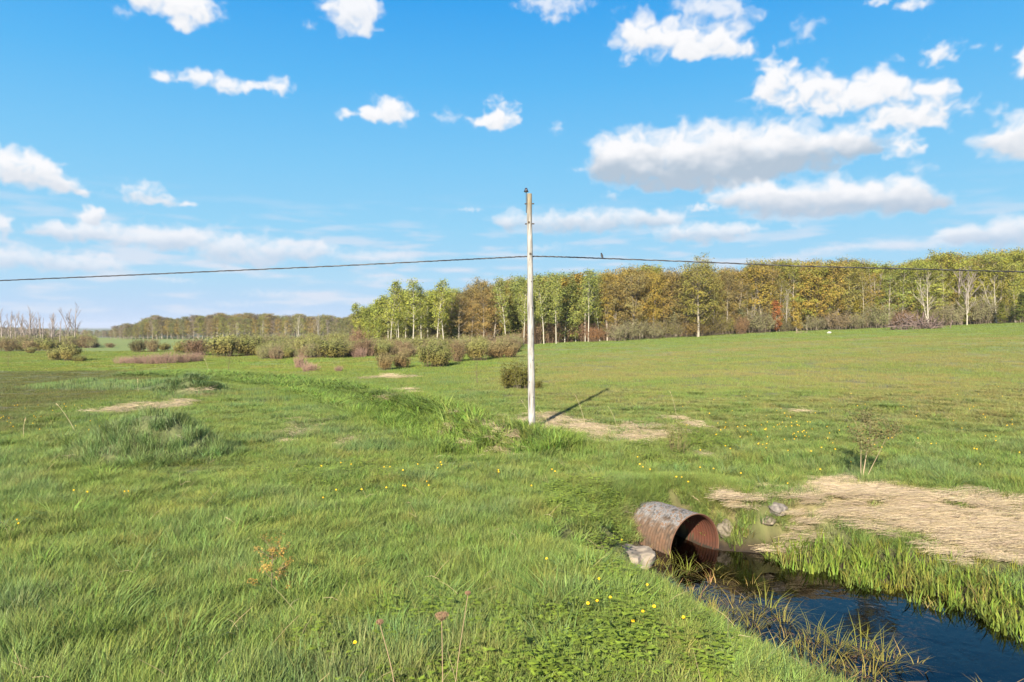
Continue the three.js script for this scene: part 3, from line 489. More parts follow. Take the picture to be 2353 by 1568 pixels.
// ------------------------------------------------------------------ stones
function stone(name, px, py, w, h, d, seed, color, label, turn = 0, sink = 0.25, flat = 0, at = null) {
  const g = new THREE.IcosahedronGeometry(1, 5), p = g.attributes.position, col = [], v = new THREE.Vector3();
  for (let i = 0; i < p.count; i++) {
    v.fromBufferAttribute(p, i);
    const n = 0.24 * noise(v.x * 1.3 + seed, v.y * 1.3 + v.z) + 0.16 * noise(v.z * 2.2 + seed, v.x * 2.2 - v.y) + 0.06 * noise(v.x * 6 + v.y * 3, v.z * 6 + seed), s = 1 + n;
    if (flat && v.y > 0.35) v.y = 0.35 + (v.y - 0.35) * 0.35;
    const k = 0.85 + 0.5 * noise(v.x * 3 + seed, v.z * 3 + v.y * 2) + 0.3 * noise(v.x * 11, v.z * 11 + v.y * 7); col.push(color[0] * k, color[1] * k, color[2] * k);
    p.setXYZ(i, v.x * s * w / 2, v.y * s * h / 2, v.z * s * d / 2);
  }
  g.setAttribute('color', new THREE.Float32BufferAttribute(col, 3)); g.computeVertexNormals();
  const [x, f] = at ?? hit(px, py), m = top(shade(new THREE.Mesh(g, new THREE.MeshStandardMaterial({ vertexColors: true, roughness: 0.95, bumpMap: soilBump, bumpScale: 0.006 }))), name);
  m.position.set(x, at ? at[2] : H(x, f) + h * (0.5 - sink), -f); m.rotation.y = turn; tag(m, label, 'stone');
  return m;
}
stone('stone_slab', 1450, 1290, 0.92, 0.52, 0.8, 3, [0.24, 0.205, 0.165], 'flat pale stone slab at water edge left of culvert', 0.5, 0.12, 1, [2.3, 13.3, -0.87]);
stone('stone', 1788, 1178, 0.42, 0.26, 0.34, 8, [0.15, 0.135, 0.125], 'dark rounded stone lying on the dry reed mat', 0.3);
stone('stone', 1668, 1226, 0.42, 0.36, 0.36, 14, [0.15, 0.13, 0.1], 'pale upright stone just right of the culvert mouth', 1.1);
stone('stone', 1766, 1202, 0.28, 0.18, 0.26, 22, [0.16, 0.135, 0.1], 'small beige stone below the dark rounded one', 0.2);
stone('field_stone', 1906, 767, 0.8, 0.5, 0.6, 31, [0.42, 0.42, 0.41], 'white boulder alone in grass below the woods', 0.4);

// ------------------------------------------------------------------ the pole, its cable and the bird
const POLE = (() => { const [x, f] = hit(1222, 992); return { x, f, y: H(x, f) }; })();
{
  const t = base('utility_pole', POLE.x, POLE.y, -POLE.f);
  tag(t, 'weathered pale wooden utility pole standing in the straw', 'utility pole');
  t.rotation.z = 0.011;
  const h = metres(990 - 444, POLE.f), r0 = 0.125, r1 = 0.082;
  const grain = texture(256, 1024, (u, v) => {
    const a = wrapped(u, v * 0.06, 60, 3), b = wrapped(u, v, 6, 4), crack = smoothstep(wrapped(u, v * 0.15, 22, 2), 0.15, 0.3), k = 0.82 + 0.45 * a + 0.35 * b;
    return mix3([0.85 * k, 0.83 * k, 0.8 * k], [0.42, 0.38, 0.35], crack * 0.9);
  }, true);
  const bump = texture(256, 1024, (u, v) => { const k = 0.6 + 0.5 * wrapped(u, v * 0.06, 60, 3) - 0.5 * smoothstep(wrapped(u, v * 0.15, 22, 2), 0.24, 0.34); return [k, k, k]; });
  const b = new MB(), pts = [], radii = []; for (let k = 0; k <= 24; k++) { pts.push(V(0.012 * noise(k * 0.4, 1), -0.25 + (h + 0.25) * k / 24, 0.012 * noise(k * 0.4, 7))); radii.push(lerp(r0, r1, k / 24) * (1 + 0.02 * noise(k * 0.7, 3))); }
  b.tube(pts, radii, 20, [0.6, 0.625, 0.68], [0.56, 0.575, 0.61], true);
  for (let i = 0; i < b.count; i++) { const y = b.p[i * 3 + 1], k = smoothstep(y, h - 1.0, h - 0.3), w = 1 - smoothstep(y, 0, 0.5); for (let c = 0; c < 3; c++) b.c[i * 3 + c] = lerp(b.c[i * 3 + c], [0.36, 0.3, 0.17][c], k * 0.75) * (1 - 0.25 * w); b.u[i * 2 + 1] /= 3; }
  part('pole_shaft', b.geometry(), new THREE.MeshStandardMaterial({ vertexColors: true, map: grain, bumpMap: bump, bumpScale: 0.012, roughness: 0.9 }), t);
  const iron = new THREE.MeshStandardMaterial({ color: new THREE.Color().setRGB(0.06, 0.045, 0.035), roughness: 0.7, metalness: 0.6 }), glazed = new THREE.MeshPhysicalMaterial({ color: new THREE.Color().setRGB(0.018, 0.014, 0.02), roughness: 0.25, clearcoat: 0.6 });
  const pin = part('insulator_pin', new THREE.CylinderGeometry(0.012, 0.012, 0.75, 8), iron, t); pin.position.set(-0.105, h - 0.27, 0.02);
  const prof = [[0, 0.12], [0.03, 0.12], [0.045, 0.105], [0.04, 0.08], [0.055, 0.07], [0.06, 0.045], [0.05, 0.04], [0.075, 0.02], [0.08, -0.01], [0.06, -0.02], [0.02, -0.015]].map(([r, y]) => new THREE.Vector2(r, y));
  part('insulator', new THREE.LatheGeometry(prof, 18), glazed, t).position.set(-0.105, h + 0.07, 0.02);
  const at = (py) => metres(985 - py, POLE.f);
  const bolt = new THREE.CylinderGeometry(0.02, 0.02, 0.32, 8).rotateZ(Math.PI / 2), washer = new THREE.BoxGeometry(0.06, 0.06, 0.012);
  for (const py of [462, 508]) part('bolt', bolt, iron, t).position.set(0.0, at(py), py % 3 * 0.02);
  part('washer', washer, iron, t).position.set(0.01, at(585) + 0.12, 0.107);
  part('washer', washer, iron, t).position.set(-0.03, at(505), 0.098);
  for (const [py, dx] of [[640, 0.03], [700, 0.05], [760, 0.06], [820, 0.05], [870, -0.06], [905, 0.05]]) part('nail', new THREE.SphereGeometry(0.014, 8, 6), iron, t).position.set(dx, at(py), 0.118);
  part('cable_clamp', new THREE.BoxGeometry(0.07, 0.07, 0.1), iron, t).position.set(0.03, at(590), -0.15);
}
const cablePoint = [];
{
  // one twisted cable carried on the far side of the pole, sagging away on both sides
  const py = 589.5, keys = [[-420, 664, 29.5], [-200, 654, 28.2], [0, 645, 27.2], [250, 634.5, 26.3], [500, 623.5, 25.6], [750, 612.5, 25.1], [1000, 600, 24.8], [1120, 594, POLE.f + 0.25], [1219, py, POLE.f + 0.17], [1300, 591, POLE.f + 0.15], [1383, 594, 24.4], [1600, 602, 24], [1850, 612, 23.5], [2100, 618.5, 23.1], [2353, 625, 22.8], [2550, 628, 22.5]];
  const pts = keys.map(([x, y, f]) => { const [a, , h] = seen(x, y, f); return V(a, h, -f); }), curve = new THREE.CatmullRomCurve3(pts), n = 700, L = curve.getLength();
  const t = base('overhead_cable', 0, 0, 0);
  tag(t, 'black twisted overhead cable running across the picture past the pole', 'cable');
  for (let s = 0; s < 3; s++) {
    const b = new MB(), list = [];
    for (let k = 0; k <= n; k++) { const p = curve.getPoint(k / n), ph = k / n * L / 0.75 * 2 * Math.PI + s * 2.094; p.y += Math.cos(ph) * 0.013; p.z += Math.sin(ph) * 0.013; list.push(p); }
    b.tube(list, s === 2 ? 0.009 : 0.013, 6, WHITE);
    part(s === 2 ? 'neutral_wire' : 'strand', b.geometry(), new THREE.MeshStandardMaterial({ color: new THREE.Color().setRGB(...(s === 2 ? [0.13, 0.13, 0.14] : [0.012, 0.012, 0.014])), roughness: 0.5, metalness: s === 2 ? 0.8 : 0 }), t);
  }
  const sitting = curve.getPoint((() => { let best = 0, bd = 1e9; const [a, , h] = seen(1383, 593, 24.4); for (let k = 0; k < 4000; k++) { const p = curve.getPoint(k / 4000), d = Math.hypot(p.x - a, p.y - h); if (d < bd) { bd = d; best = k / 4000; } } return best; })());
  // small dark bird: one body from rings, with head, breast and tail
  const b = base('bird', sitting.x, sitting.y + 0.024, sitting.z, 0.5);
  tag(b, 'small black bird perched on the cable right of the pole', 'bird');
  const rings = [[-0.11, -0.075, 0.008, 0.022], [-0.06, -0.045, 0.012, 0.024], [-0.03, 0.0, 0.024, 0.03], [-0.012, 0.03, 0.036, 0.04], [0.004, 0.062, 0.04, 0.042], [0.016, 0.092, 0.034, 0.034], [0.024, 0.108, 0.026, 0.026], [0.032, 0.124, 0.027, 0.026], [0.038, 0.139, 0.022, 0.021], [0.04, 0.149, 0.008, 0.008]];
  const g = new THREE.BufferGeometry(), pos = [], idx = [], S = 14;
  for (const [z, y, ry, rx] of rings) for (let k = 0; k <= S; k++) { const a = k / S * 2 * Math.PI; pos.push(Math.cos(a) * rx, y + 0.02 + Math.sin(a) * ry * 0.6, -z + Math.sin(a) * ry * 0.8); }
  for (let i = 0; i < rings.length - 1; i++) for (let k = 0; k < S; k++) { const a = i * (S + 1) + k; idx.push(a, a + 1, a + S + 1, a + 1, a + S + 2, a + S + 1); }
  g.setAttribute('position', new THREE.Float32BufferAttribute(pos, 3)); g.setIndex(idx); g.computeVertexNormals();
  const feather = new THREE.MeshStandardMaterial({ color: new THREE.Color().setRGB(0.012, 0.012, 0.016), roughness: 0.6, side: THREE.DoubleSide });
  part('body', g, feather, b);
  part('beak', new THREE.ConeGeometry(0.007, 0.03, 8).rotateX(-Math.PI / 2), feather, b).position.set(0, 0.147, -0.07);
  for (const s of [-1, 1]) { const e = part('eye', new THREE.SphereGeometry(0.004, 8, 6), feather, b); e.position.set(s * 0.022, 0.15, -0.045); part('leg', new THREE.CylinderGeometry(0.003, 0.003, 0.05, 6), feather, b).position.set(s * 0.014, 0.018, 0); }
}

// ------------------------------------------------------------------ trees and bushes
const ORD = ['first', 'second', 'third', 'fourth', 'fifth', 'sixth', 'seventh', 'eighth', 'ninth', 'tenth', 'eleventh', 'twelfth', 'thirteenth', 'fourteenth', 'fifteenth', 'sixteenth', 'seventeenth', 'eighteenth', 'nineteenth', 'twentieth'];
const ordinal = (n) => n < 20 ? ORD[n] : n < 29 ? 'twenty-' + ORD[n - 20] : n === 29 ? 'thirtieth' : n < 39 ? 'thirty-' + ORD[n - 30] : n === 39 ? 'fortieth' : 'forty-' + ORD[(n - 40) % 10];
function path(from, dir, length, bendUp, wobble, n, r) { // a limb that bends upward
  const pts = [from.clone()], d = dir.clone().normalize(), p = from.clone();
  for (let k = 0; k < n; k++) { d.y += bendUp / n; d.x += (r() - 0.5) * wobble; d.z += (r() - 0.5) * wobble; d.normalize(); p.addScaledVector(d, length / n); pts.push(p.clone()); }
  return pts;
}
const thin = (a, b, n) => Array.from({ length: n }, (_, k) => lerp(a, b, k / (n - 1)));
// height 1 stands for the whole tree; geometry is made at its real size
function treeGeometry({ seed, h, r0, crown0, spread, profile, limbs, rise = 0.7, leaves, leaf, gap = 0.15, bark, barkTop = bark, leafTint = [1, 1, 1], lean = 0, clump = 0.9, twigs = 3, fork = 0, flat = 0.55, minR = 0.018 }) {
  const r = rng(seed), wood = new MB(), green = new MB(), tips = [];
  const stems = [];
  for (let s = 0; s <= fork; s++) { const n = 8, pts = path(V(0, -0.15, 0), V(lean + (s ? (r() - 0.5) * 0.5 : 0), 1, s ? (r() - 0.5) * 0.5 : 0), h * (s ? 0.9 : 0.97), 0.15, 0.09, n, r); wood.tube(pts, thin(r0 * (s ? 0.7 : 1), r0 * 0.13, n + 1), 6, bark, barkTop); stems.push(pts); }
  const onStem = (pts, t) => { const q = clamp(t, 0, 0.999) * (pts.length - 1), k = Math.floor(q); return pts[k].clone().lerp(pts[k + 1], q - k); };
  for (let i = 0; i < limbs; i++) {
    const t = crown0 + (0.97 - crown0) * Math.pow((i + r()) / limbs, 0.9), q = (t - crown0) / (1 - crown0), from = onStem(stems[i % stems.length], t - 0.06 * r()), az = i * 2.4 + r() * 0.9, len = spread * profile(q) * (0.65 + 0.5 * r());
    const up = lerp(rise * 0.5, rise * 1.5, q), pts = path(from, V(Math.cos(az), up, Math.sin(az)), len, 0.45, 0.3, 4, r), rr = Math.max(minR, r0 * 0.34 * (1 - t * 0.7));
    wood.tube(pts, thin(rr, minR * 0.65, 5), 4, barkTop);
    tips.push(pts[4], pts[3]);
    for (let k = 0; k < twigs; k++) {
      const o = pts[1 + Math.floor(r() * 3)], a = az + (r() - 0.5) * 2.4, q2 = path(o, V(Math.cos(a), up * 0.8 + r() * 0.5, Math.sin(a)), len * (0.35 + 0.3 * r()), 0.4, 0.3, 2, r);
      wood.tube(q2, [rr * 0.5, rr * 0.35, Math.min(0.01, minR * 0.5)], 3, barkTop); tips.push(q2[2]);
    }
  }
  for (const s of stems) tips.push(s[s.length - 1], onStem(s, 0.93));
  if (leaves) {
    const centre = V(lean * h * 0.6, h * lerp(crown0, 1, 0.45), 0), live = tips.filter(() => r() > gap), per = Math.ceil(leaves / live.length), n = new THREE.Vector3();
    for (const c of live) {
      const tone = 0.8 + 0.45 * r(), size = clump * (0.6 + 0.8 * r()), warm = (r() - 0.5) * 0.22;
      for (let k = 0; k < per; k++) {
        const u = r() + r() - 1, v = r() + r() - 1, w = r() + r() - 1, x = c.x + u * size, y = Math.max(0.2, c.y + v * size * flat), z = c.z + w * size;
        n.set(x - centre.x, (y - centre.y) * 0.8 + h * 0.08, z - centre.z).normalize(); n.x += (r() - 0.5) * 1.5; n.y += (r() - 0.5) * 1.5; n.z += (r() - 0.5) * 1.5; n.normalize();
        const t = tone * (0.85 + 0.3 * r()); green.leaf(x, y, z, n, leaf * (0.6 + 0.8 * r()), leaf * (0.35 + 0.4 * r()), r, [leafTint[0] * t * (1 + warm), leafTint[1] * t, leafTint[2] * t * (1 - warm)]);
      }
    }
  }
  return { wood: wood.geometry(), green: leaves ? green.geometry() : null, h };
}
function bushGeometry({ seed, h, w, stems, leaves, leaf, twig, twigTip = twig, bare = 0.25, dome = 0.7, thick = 0.02, sub = 3, open = 0.4, tint = WHITE, inner = null, foot = 0.26 }) {
  const r = rng(seed), wood = new MB(), green = new MB(), spots = [];
  const clumps = Array.from({ length: 5 }, (_, k) => { const a = k * 1.256 + r(), d = k ? w * (0.12 + 0.16 * r()) : 0; return [Math.cos(a) * d, Math.sin(a) * d, k ? 0.6 + 0.4 * r() : 1]; });
  for (let i = 0; i < stems; i++) {
    const cl = clumps[i % 5], az = i * 2.4 + r(), out = Math.sqrt((i + 0.5) / stems), len = h * cl[2] * (1.02 - 0.35 * out * out * dome) * (0.72 + 0.36 * r()), from = V(cl[0] + Math.cos(az) * w * foot * 0.6 * out, -0.05, cl[1] + Math.sin(az) * w * foot * 0.6 * out);
    const lean = out * w * (0.46 - foot) / h * (0.7 + 0.7 * r()), pts = path(from, V(Math.cos(az) * lean, 1, Math.sin(az) * lean), len * Math.hypot(1, lean) * 0.95, -0.12 * out, open * 0.6, 5, r);
    wood.tube(pts, thin(thick, thick * 0.3, 6), 3, twig, twigTip);
    for (let k = 2; k < 6; k++) spots.push(pts[k]);
    for (let k = 0; k < sub; k++) { const o = pts[1 + Math.floor(r() * 4)], a = az + (r() - 0.5) * 3, q = path(o, V(Math.cos(a), 0.9 + r(), Math.sin(a)), h * (0.2 + 0.25 * r()), 0.2, 0.4, 2, r); wood.tube(q, [thick * 0.6, thick * 0.45, thick * 0.2], 3, twigTip); spots.push(q[1], q[2]); }
  }
  const n = new THREE.Vector3();
  for (let i = 0; i < leaves; i++) {
    const c = spots[Math.floor(r() * spots.length)], s = h * 0.1, x = c.x + (r() + r() - 1) * s, y = c.y + (r() + r() - 1) * s, z = c.z + (r() + r() - 1) * s;
    if (y < h * bare * (0.6 + 0.8 * r())) continue;
    n.set(x / w, y / h * 0.6, z / w).normalize(); n.x += (r() - 0.5) * 1.5; n.y += (r() - 0.5) * 1.5; n.z += (r() - 0.5) * 1.5; n.normalize();
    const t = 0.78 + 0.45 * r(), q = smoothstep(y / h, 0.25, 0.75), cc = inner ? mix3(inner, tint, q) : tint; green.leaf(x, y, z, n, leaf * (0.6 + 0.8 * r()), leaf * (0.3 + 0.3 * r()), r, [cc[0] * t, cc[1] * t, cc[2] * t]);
  }
  return { wood: wood.geometry(), green: leaves ? green.geometry() : null, h, w };
}
const barkMaterial = plainMaterial(WHITE, 0.95), tints = new Map();
const tinted = (c) => { const k = c.map((v) => v.toFixed(3)).join(); if (!tints.has(k)) tints.set(k, leafMaterial(c, 0.3)); return tints.get(k); };
const protos = new Map();
// a tree or bush: the first of a shape carries the parts, the others are copies of it
function plant(name, shape, [x, f], height, color, turn, label, category, group, woodName = 'trunk', leafName = 'crown', widen = 1, tip = 0) {
  const made = protos.get(shape);
  let o;
  if (!made) {
    o = new THREE.Group();
    part(woodName, shape.wood, barkMaterial, o); if (shape.green) part(leafName, shape.green, tinted(color), o);
    protos.set(shape, o);
  } else { o = made.clone(); if (o.children[1]) o.children[1].material = tinted(color); delete o.userData.group; delete o.userData.kind; }
  const s = height / shape.h; o.position.set(x, H(x, f) - 0.03, -f); o.scale.set(s * widen, s, s * widen); o.rotation.set(0, turn, tip);
  top(o, name); return tag(o, label, category, group);
}
const dome = (q) => Math.sqrt(Math.max(0.05, 1 - Math.pow(Math.abs(q - 0.35) / 0.68, 2))), tall = (q) => 0.55 + 0.45 * Math.sin(Math.PI * clamp(q, 0, 1)) - 0.3 * q, cone = (q) => 1.05 - 0.95 * q;
const GREY = [0.27, 0.24, 0.2], DARKBARK = [0.13, 0.11, 0.085], PALE = [0.36, 0.34, 0.29], ASPEN = [0.35, 0.33, 0.28];
const maples = [101, 102, 103, 104, 105].map((seed, i) => treeGeometry({ seed, h: 16, r0: 0.24, crown0: [0.06, 0.16, 0.1, 0.22, 0.12][i], spread: 4.6, profile: dome, limbs: 40, leaves: 5200, leaf: 0.155, flat: 0.7, bark: GREY, barkTop: DARKBARK, clump: 1.3, gap: 0.22, fork: i === 2 ? 1 : 0 }));
const sparse = [111, 112, 113].map((seed) => treeGeometry({ seed, h: 16, r0: 0.17, crown0: 0.12, spread: 3.6, profile: dome, limbs: 30, leaves: 3200, leaf: 0.13, bark: GREY, barkTop: GREY, clump: 1.0, gap: 0.1, twigs: 4 }));
const aspens = [121, 122, 123, 124].map((seed, i) => treeGeometry({ seed, h: 14, r0: 0.115, crown0: 0.34, spread: 2.4, profile: tall, limbs: 30, leaves: 1900, leaf: 0.15, bark: ASPEN, barkTop: PALE, clump: 0.9, gap: 0.1, flat: 0.8, twigs: 4, rise: 0.9, lean: [-0.05, 0.03, 0.09, -0.02][i] }));
const leafyAspens = [131, 132, 133].map((seed) => treeGeometry({ seed, h: 13, r0: 0.09, crown0: 0.07, spread: 2.7, profile: tall, limbs: 34, leaves: 3000, leaf: 0.18, bark: ASPEN, barkTop: PALE, clump: 0.95, gap: 0.06, flat: 0.8, twigs: 4, rise: 0.9 }));
const bareTrees = [141, 142, 143].map((seed, i) => treeGeometry({ seed, h: 10, r0: 0.22, crown0: 0.22, spread: [3.6, 1.5, 3][i], profile: (q) => 1 - 0.5 * q, limbs: [26, 18, 24][i], leaves: 0, bark: [0.24, 0.21, 0.19], barkTop: [0.2, 0.17, 0.16], minR: 0.03, twigs: 8, rise: 1.3, fork: i === 0 ? 2 : 1 }));
const paleBare = [151, 152].map((seed) => treeGeometry({ seed, h: 12, r0: 0.17, crown0: 0.25, spread: 3.6, profile: (q) => 1 - 0.4 * q, limbs: 26, leaves: 0, bark: PALE, barkTop: [0.28, 0.25, 0.21], twigs: 6, rise: 1.1, fork: 1 }));
const cedars = [161, 162].map((seed) => treeGeometry({ seed, h: 8, r0: 0.13, crown0: 0.04, spread: 2.0, profile: cone, limbs: 44, leaves: 3000, leaf: 0.17, bark: DARKBARK, clump: 0.5, gap: 0.02, rise: 0.5 }));
const younger = [171, 172].map((seed) => treeGeometry({ seed, h: 7, r0: 0.09, crown0: 0.1, spread: 2, profile: tall, limbs: 26, leaves: 1700, leaf: 0.18, bark: GREY, clump: 0.7, gap: 0.08, rise: 0.9 }));
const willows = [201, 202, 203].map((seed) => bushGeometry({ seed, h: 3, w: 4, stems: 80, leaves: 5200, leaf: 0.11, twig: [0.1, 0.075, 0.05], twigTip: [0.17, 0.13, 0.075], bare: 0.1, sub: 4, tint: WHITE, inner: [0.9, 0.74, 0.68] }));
const browns = [211, 212].map((seed) => bushGeometry({ seed, h: 2.6, w: 3, stems: 90, leaves: 2300, leaf: 0.085, twig: [0.13, 0.085, 0.06], twigTip: [0.19, 0.125, 0.08], bare: 0.25, sub: 5 }));
const osiers = [221, 222].map((seed) => bushGeometry({ seed, h: 1.5, w: 2.6, stems: 150, leaves: 0, leaf: 0.05, twig: [0.2, 0.125, 0.1], twigTip: [0.27, 0.175, 0.14], sub: 3, thick: 0.014, dome: 0.5 }));
const hedge = [231, 232, 233].map((seed) => bushGeometry({ seed, h: 5, w: 7, stems: 60, leaves: 3200, leaf: 0.14, twig: [0.16, 0.13, 0.1], twigTip: [0.2, 0.16, 0.12], bare: 0.16, sub: 4, thick: 0.035 }));
const grown = [];
const place = (px, py, f) => { if (!f) return hit(px, py); const [a] = ray(px, py); return [a * f, f]; };
const rise = (px, topY, f, x) => { const [, b] = ray(px, topY); return EYE + b * f - H(x, f); }; // height of a thing at f whose top is seen at topY
const RT = rng(500), jit = (c, k = 0.12) => { const v = 1 + (RT() - 0.5) * 2 * k; return [c[0] * v * (1 + (RT() - 0.5) * k), c[1] * v, c[2] * v].map((q) => Math.round(q * 40) / 40 < 0.02 ? Math.round(q * 200) / 200 : Math.round(q * 100) / 100); };
const L = { green: [0.205, 0.23, 0.056], lime: [0.25, 0.275, 0.055], gold: [0.265, 0.2, 0.042], orange: [0.23, 0.175, 0.062], olive: [0.2, 0.185, 0.045], yellow: [0.225, 0.23, 0.04], sage: [0.18, 0.175, 0.09], red: [0.27, 0.11, 0.04] };

// skyline of the wood, and what the wood is made of from left to right
const SKYLINE = [[800, 728], [815, 700], [850, 690], [890, 668], [960, 668], [1020, 662], [1060, 666], [1110, 645], [1150, 650], [1190, 634], [1240, 628], [1300, 629], [1360, 622], [1400, 626], [1450, 612], [1500, 612], [1550, 626], [1600, 612], [1650, 614], [1700, 612], [1750, 600], [1850, 602], [1930, 597], [2000, 606], [2080, 602], [2110, 592], [2170, 580], [2220, 592], [2280, 572], [2353, 582], [2480, 574], [2700, 570]];
const interp = (list, x) => { let i = 0; while (i < list.length - 2 && x > list[i + 1][0]) i++; return lerp(list[i][1], list[i + 1][1], clamp((x - list[i][0]) / (list[i + 1][0] - list[i][0]), 0, 1)); };
const FRONT = [[800, 142], [900, 138], [1000, 134], [1200, 132], [1300, 131], [1400, 133], [1600, 141], [1850, 150], [2100, 154], [2353, 157], [2700, 162]];
const zones = [[815, 'at the left end of the wood'], [1050, 'between the aspens and the pole'], [1225, 'right of the pole'], [1560, 'behind the middle of the big field'], [1800, 'left of the white boulder\'s end'], [2000, 'behind the brush pile'], [2240, 'at the right edge of the wood']];
const counts = new Map();
function forestLabel(what, row, px) {
  const place = px < 1040 ? 'at far left' : px < 1225 ? 'left of the pole' : px < 1400 ? 'right of the pole' : px < 1700 ? 'in the middle' : px < 2000 ? 'behind the boulder' : 'at far right';
  const key = what + row + place, n = counts.get(key) ?? 0; counts.set(key, n + 1);
  return [what + (row ? ', second row, ' : ', front row, ') + ordinal(n) + ' of the wood ' + place];
}
for (let row = 0; row < 2; row++) {
  let px = row ? 826 : 842;
  while (px < 2440) {
    const f = interp(FRONT, px) + row * 7 + 2 + RT() * 3, [x] = place(px, 780, f), sky = interp(SKYLINE, px) + (row ? 2 : 12) + (RT() - 0.5) * 16 + (row ? RT() * RT() * 14 : RT() * RT() * 60), h = rise(px, sky, f, x);
    let shape, color, what;
    const k = RT();
    if (px < 880) { shape = leafyAspens[Math.floor(RT() * 3)]; color = L.lime; what = 'light green young aspen'; }
    else if (px < 1045) { shape = row ? leafyAspens[Math.floor(RT() * 3)] : aspens[Math.floor(RT() * 4)]; color = k < 0.8 ? L.lime : L.yellow; what = row ? 'bushy lime green aspen' : 'slender white-trunked aspen'; }
    else if (px < 1140) { shape = k < 0.6 ? maples[Math.floor(RT() * 5)] : sparse[Math.floor(RT() * 3)]; color = L.orange; what = 'rust brown budding maple'; }
    else if (px < 1380) { shape = k < 0.55 ? leafyAspens[Math.floor(RT() * 3)] : aspens[Math.floor(RT() * 4)]; color = row && RT() < 0.3 ? L.gold : L.green; what = 'pale green aspen with white stem'; }
    else if (px < 1560) { shape = maples[Math.floor(RT() * 5)]; color = k < 0.75 ? L.gold : L.orange; what = k < 0.75 ? 'golden brown leafing maple' : 'orange brown leafing maple'; }
    else if (px < 1990) { shape = RT() < 0.6 ? maples[Math.floor(RT() * 5)] : sparse[Math.floor(RT() * 3)]; color = k < 0.35 ? L.gold : k < 0.6 ? L.yellow : k < 0.8 ? L.orange : L.olive; what = k < 0.35 ? 'golden brown leafing maple' : k < 0.6 ? 'yellow green leafing maple' : k < 0.8 ? 'thin orange brown maple' : 'thin olive budding tree'; }
    else { shape = k < 0.7 ? maples[Math.floor(RT() * 5)] : sparse[Math.floor(RT() * 3)]; color = k < 0.55 ? L.yellow : k < 0.8 ? L.gold : L.lime; what = k < 0.55 ? 'yellow green leafing maple' : k < 0.8 ? 'golden leafing tree' : 'thin light green tree'; }
    if (px > 1400 && RT() < 0.13) { shape = bareTrees[1 + Math.floor(RT() * 2)]; color = WHITE; what = 'leafless grey tree'; }
    const [label] = forestLabel(what, row, px);
    plant(/aspen/.test(what) ? 'aspen_tree' : /maple/.test(what) ? 'maple_tree' : 'woodland_tree', shape, [x, f], h, jit(color), RT() * 6.28, label, 'tree', 'trees along the edge of the wood', 'trunk', 'crown', 0.9 + RT() * 0.5);
    px += (row ? 34 : 30) * (0.7 + 0.6 * RT()) * (px < 1400 && px > 1140 ? 0.65 : px < 1045 ? 0.6 : 1);
  }
}
// the wood behind reads as one mass
{
  const back = [...maples.slice(0, 3), sparse[0], leafyAspens[0]], list = back.map(() => []), M = new THREE.Matrix4(), C = new THREE.Color();
  for (let i = 0; i < 540; i++) {
    const px = 830 + RT() * 1800, f = interp(FRONT, px) + 17 + Math.pow(RT(), 1.4) * 45, [x] = place(px, 780, f), sky = interp(SKYLINE, px) + 2 + RT() * 24, h = clamp(rise(px, sky, f, x), 6, 30), y = H(x, f);
    const kind = px < 1050 || (px > 1150 && px < 1380) ? (RT() < 0.6 ? 4 : 0) : Math.floor(RT() * 4), color = px < 1050 ? L.lime : px < 1150 ? L.orange : px < 1380 ? (RT() < 0.6 ? L.green : L.gold) : px < 2000 ? [L.gold, L.orange, L.yellow, L.olive][Math.floor(RT() * 4)] : [L.yellow, L.gold, L.yellow, L.lime][Math.floor(RT() * 4)];
    const s = h / back[kind].h; list[kind].push([M.clone().compose(V(x, y, -f), new THREE.Quaternion().setFromAxisAngle(V(0, 1, 0), RT() * 6.28), V(s, s, s)), jit(color)]);
  }
  const wood = new THREE.Group(); top(wood, 'deep_wood'); tag(wood, 'mass of trees deep in the wood behind the front rows', 'wood', null, 'stuff');
  back.forEach((shape, k) => { if (!list[k].length) return; for (const [name, g] of [['trunks', shape.wood], ['crowns', shape.green]]) { const m = shade(new THREE.InstancedMesh(g, name === 'trunks' ? barkMaterial : leafMaterial(WHITE, 0.3), list[k].length)); m.name = name; m.userData.kind = 'stuff'; list[k].forEach(([mm, c], i) => { m.setMatrixAt(i, mm); m.setColorAt(i, name === 'trunks' ? C.setRGB(1, 1, 1) : C.setRGB(...c)); }); wood.add(m); } });
}
// undergrowth that closes the wood at its foot
{
  const kinds = [hedge[0], hedge[2], browns[0], younger[0]], list = kinds.map(() => []), M = new THREE.Matrix4(), C = new THREE.Color();
  for (let i = 0; i < 560; i++) {
    const px = 820 + RT() * 1720, f = interp(FRONT, px) + 2 + RT() * 24, [x] = place(px, 780, f), k = RT() < 0.4 ? 3 : Math.floor(RT() * 3), h = k === 3 ? 4 + RT() * 4 : 1.8 + RT() * 2.8, s = h / kinds[k].h;
    list[k].push([M.clone().compose(V(x, H(x, f), -f), new THREE.Quaternion().setFromAxisAngle(V(0, 1, 0), RT() * 6.28), V(s, s, s)), jit(k === 2 ? [0.19, 0.13, 0.075] : px < 1380 ? [0.17, 0.18, 0.05] : [L.sage, L.olive, L.gold][Math.floor(RT() * 3)])]);
  }
  const u = new THREE.Group(); top(u, 'undergrowth'); tag(u, 'tangled undergrowth between the trunks of the wood', 'undergrowth', null, 'stuff');
  kinds.forEach((shape, k) => { for (const [name, g] of [['stems', shape.wood], ['leaves', shape.green]]) { const m = shade(new THREE.InstancedMesh(g, name === 'stems' ? barkMaterial : leafMaterial(WHITE, 0.3), list[k].length)); m.name = name; m.userData.kind = 'stuff'; list[k].forEach(([mm, c], i) => { m.setMatrixAt(i, mm); m.setColorAt(i, name === 'stems' ? C.setRGB(1, 1, 1) : C.setRGB(...c)); }); u.add(m); } });
}
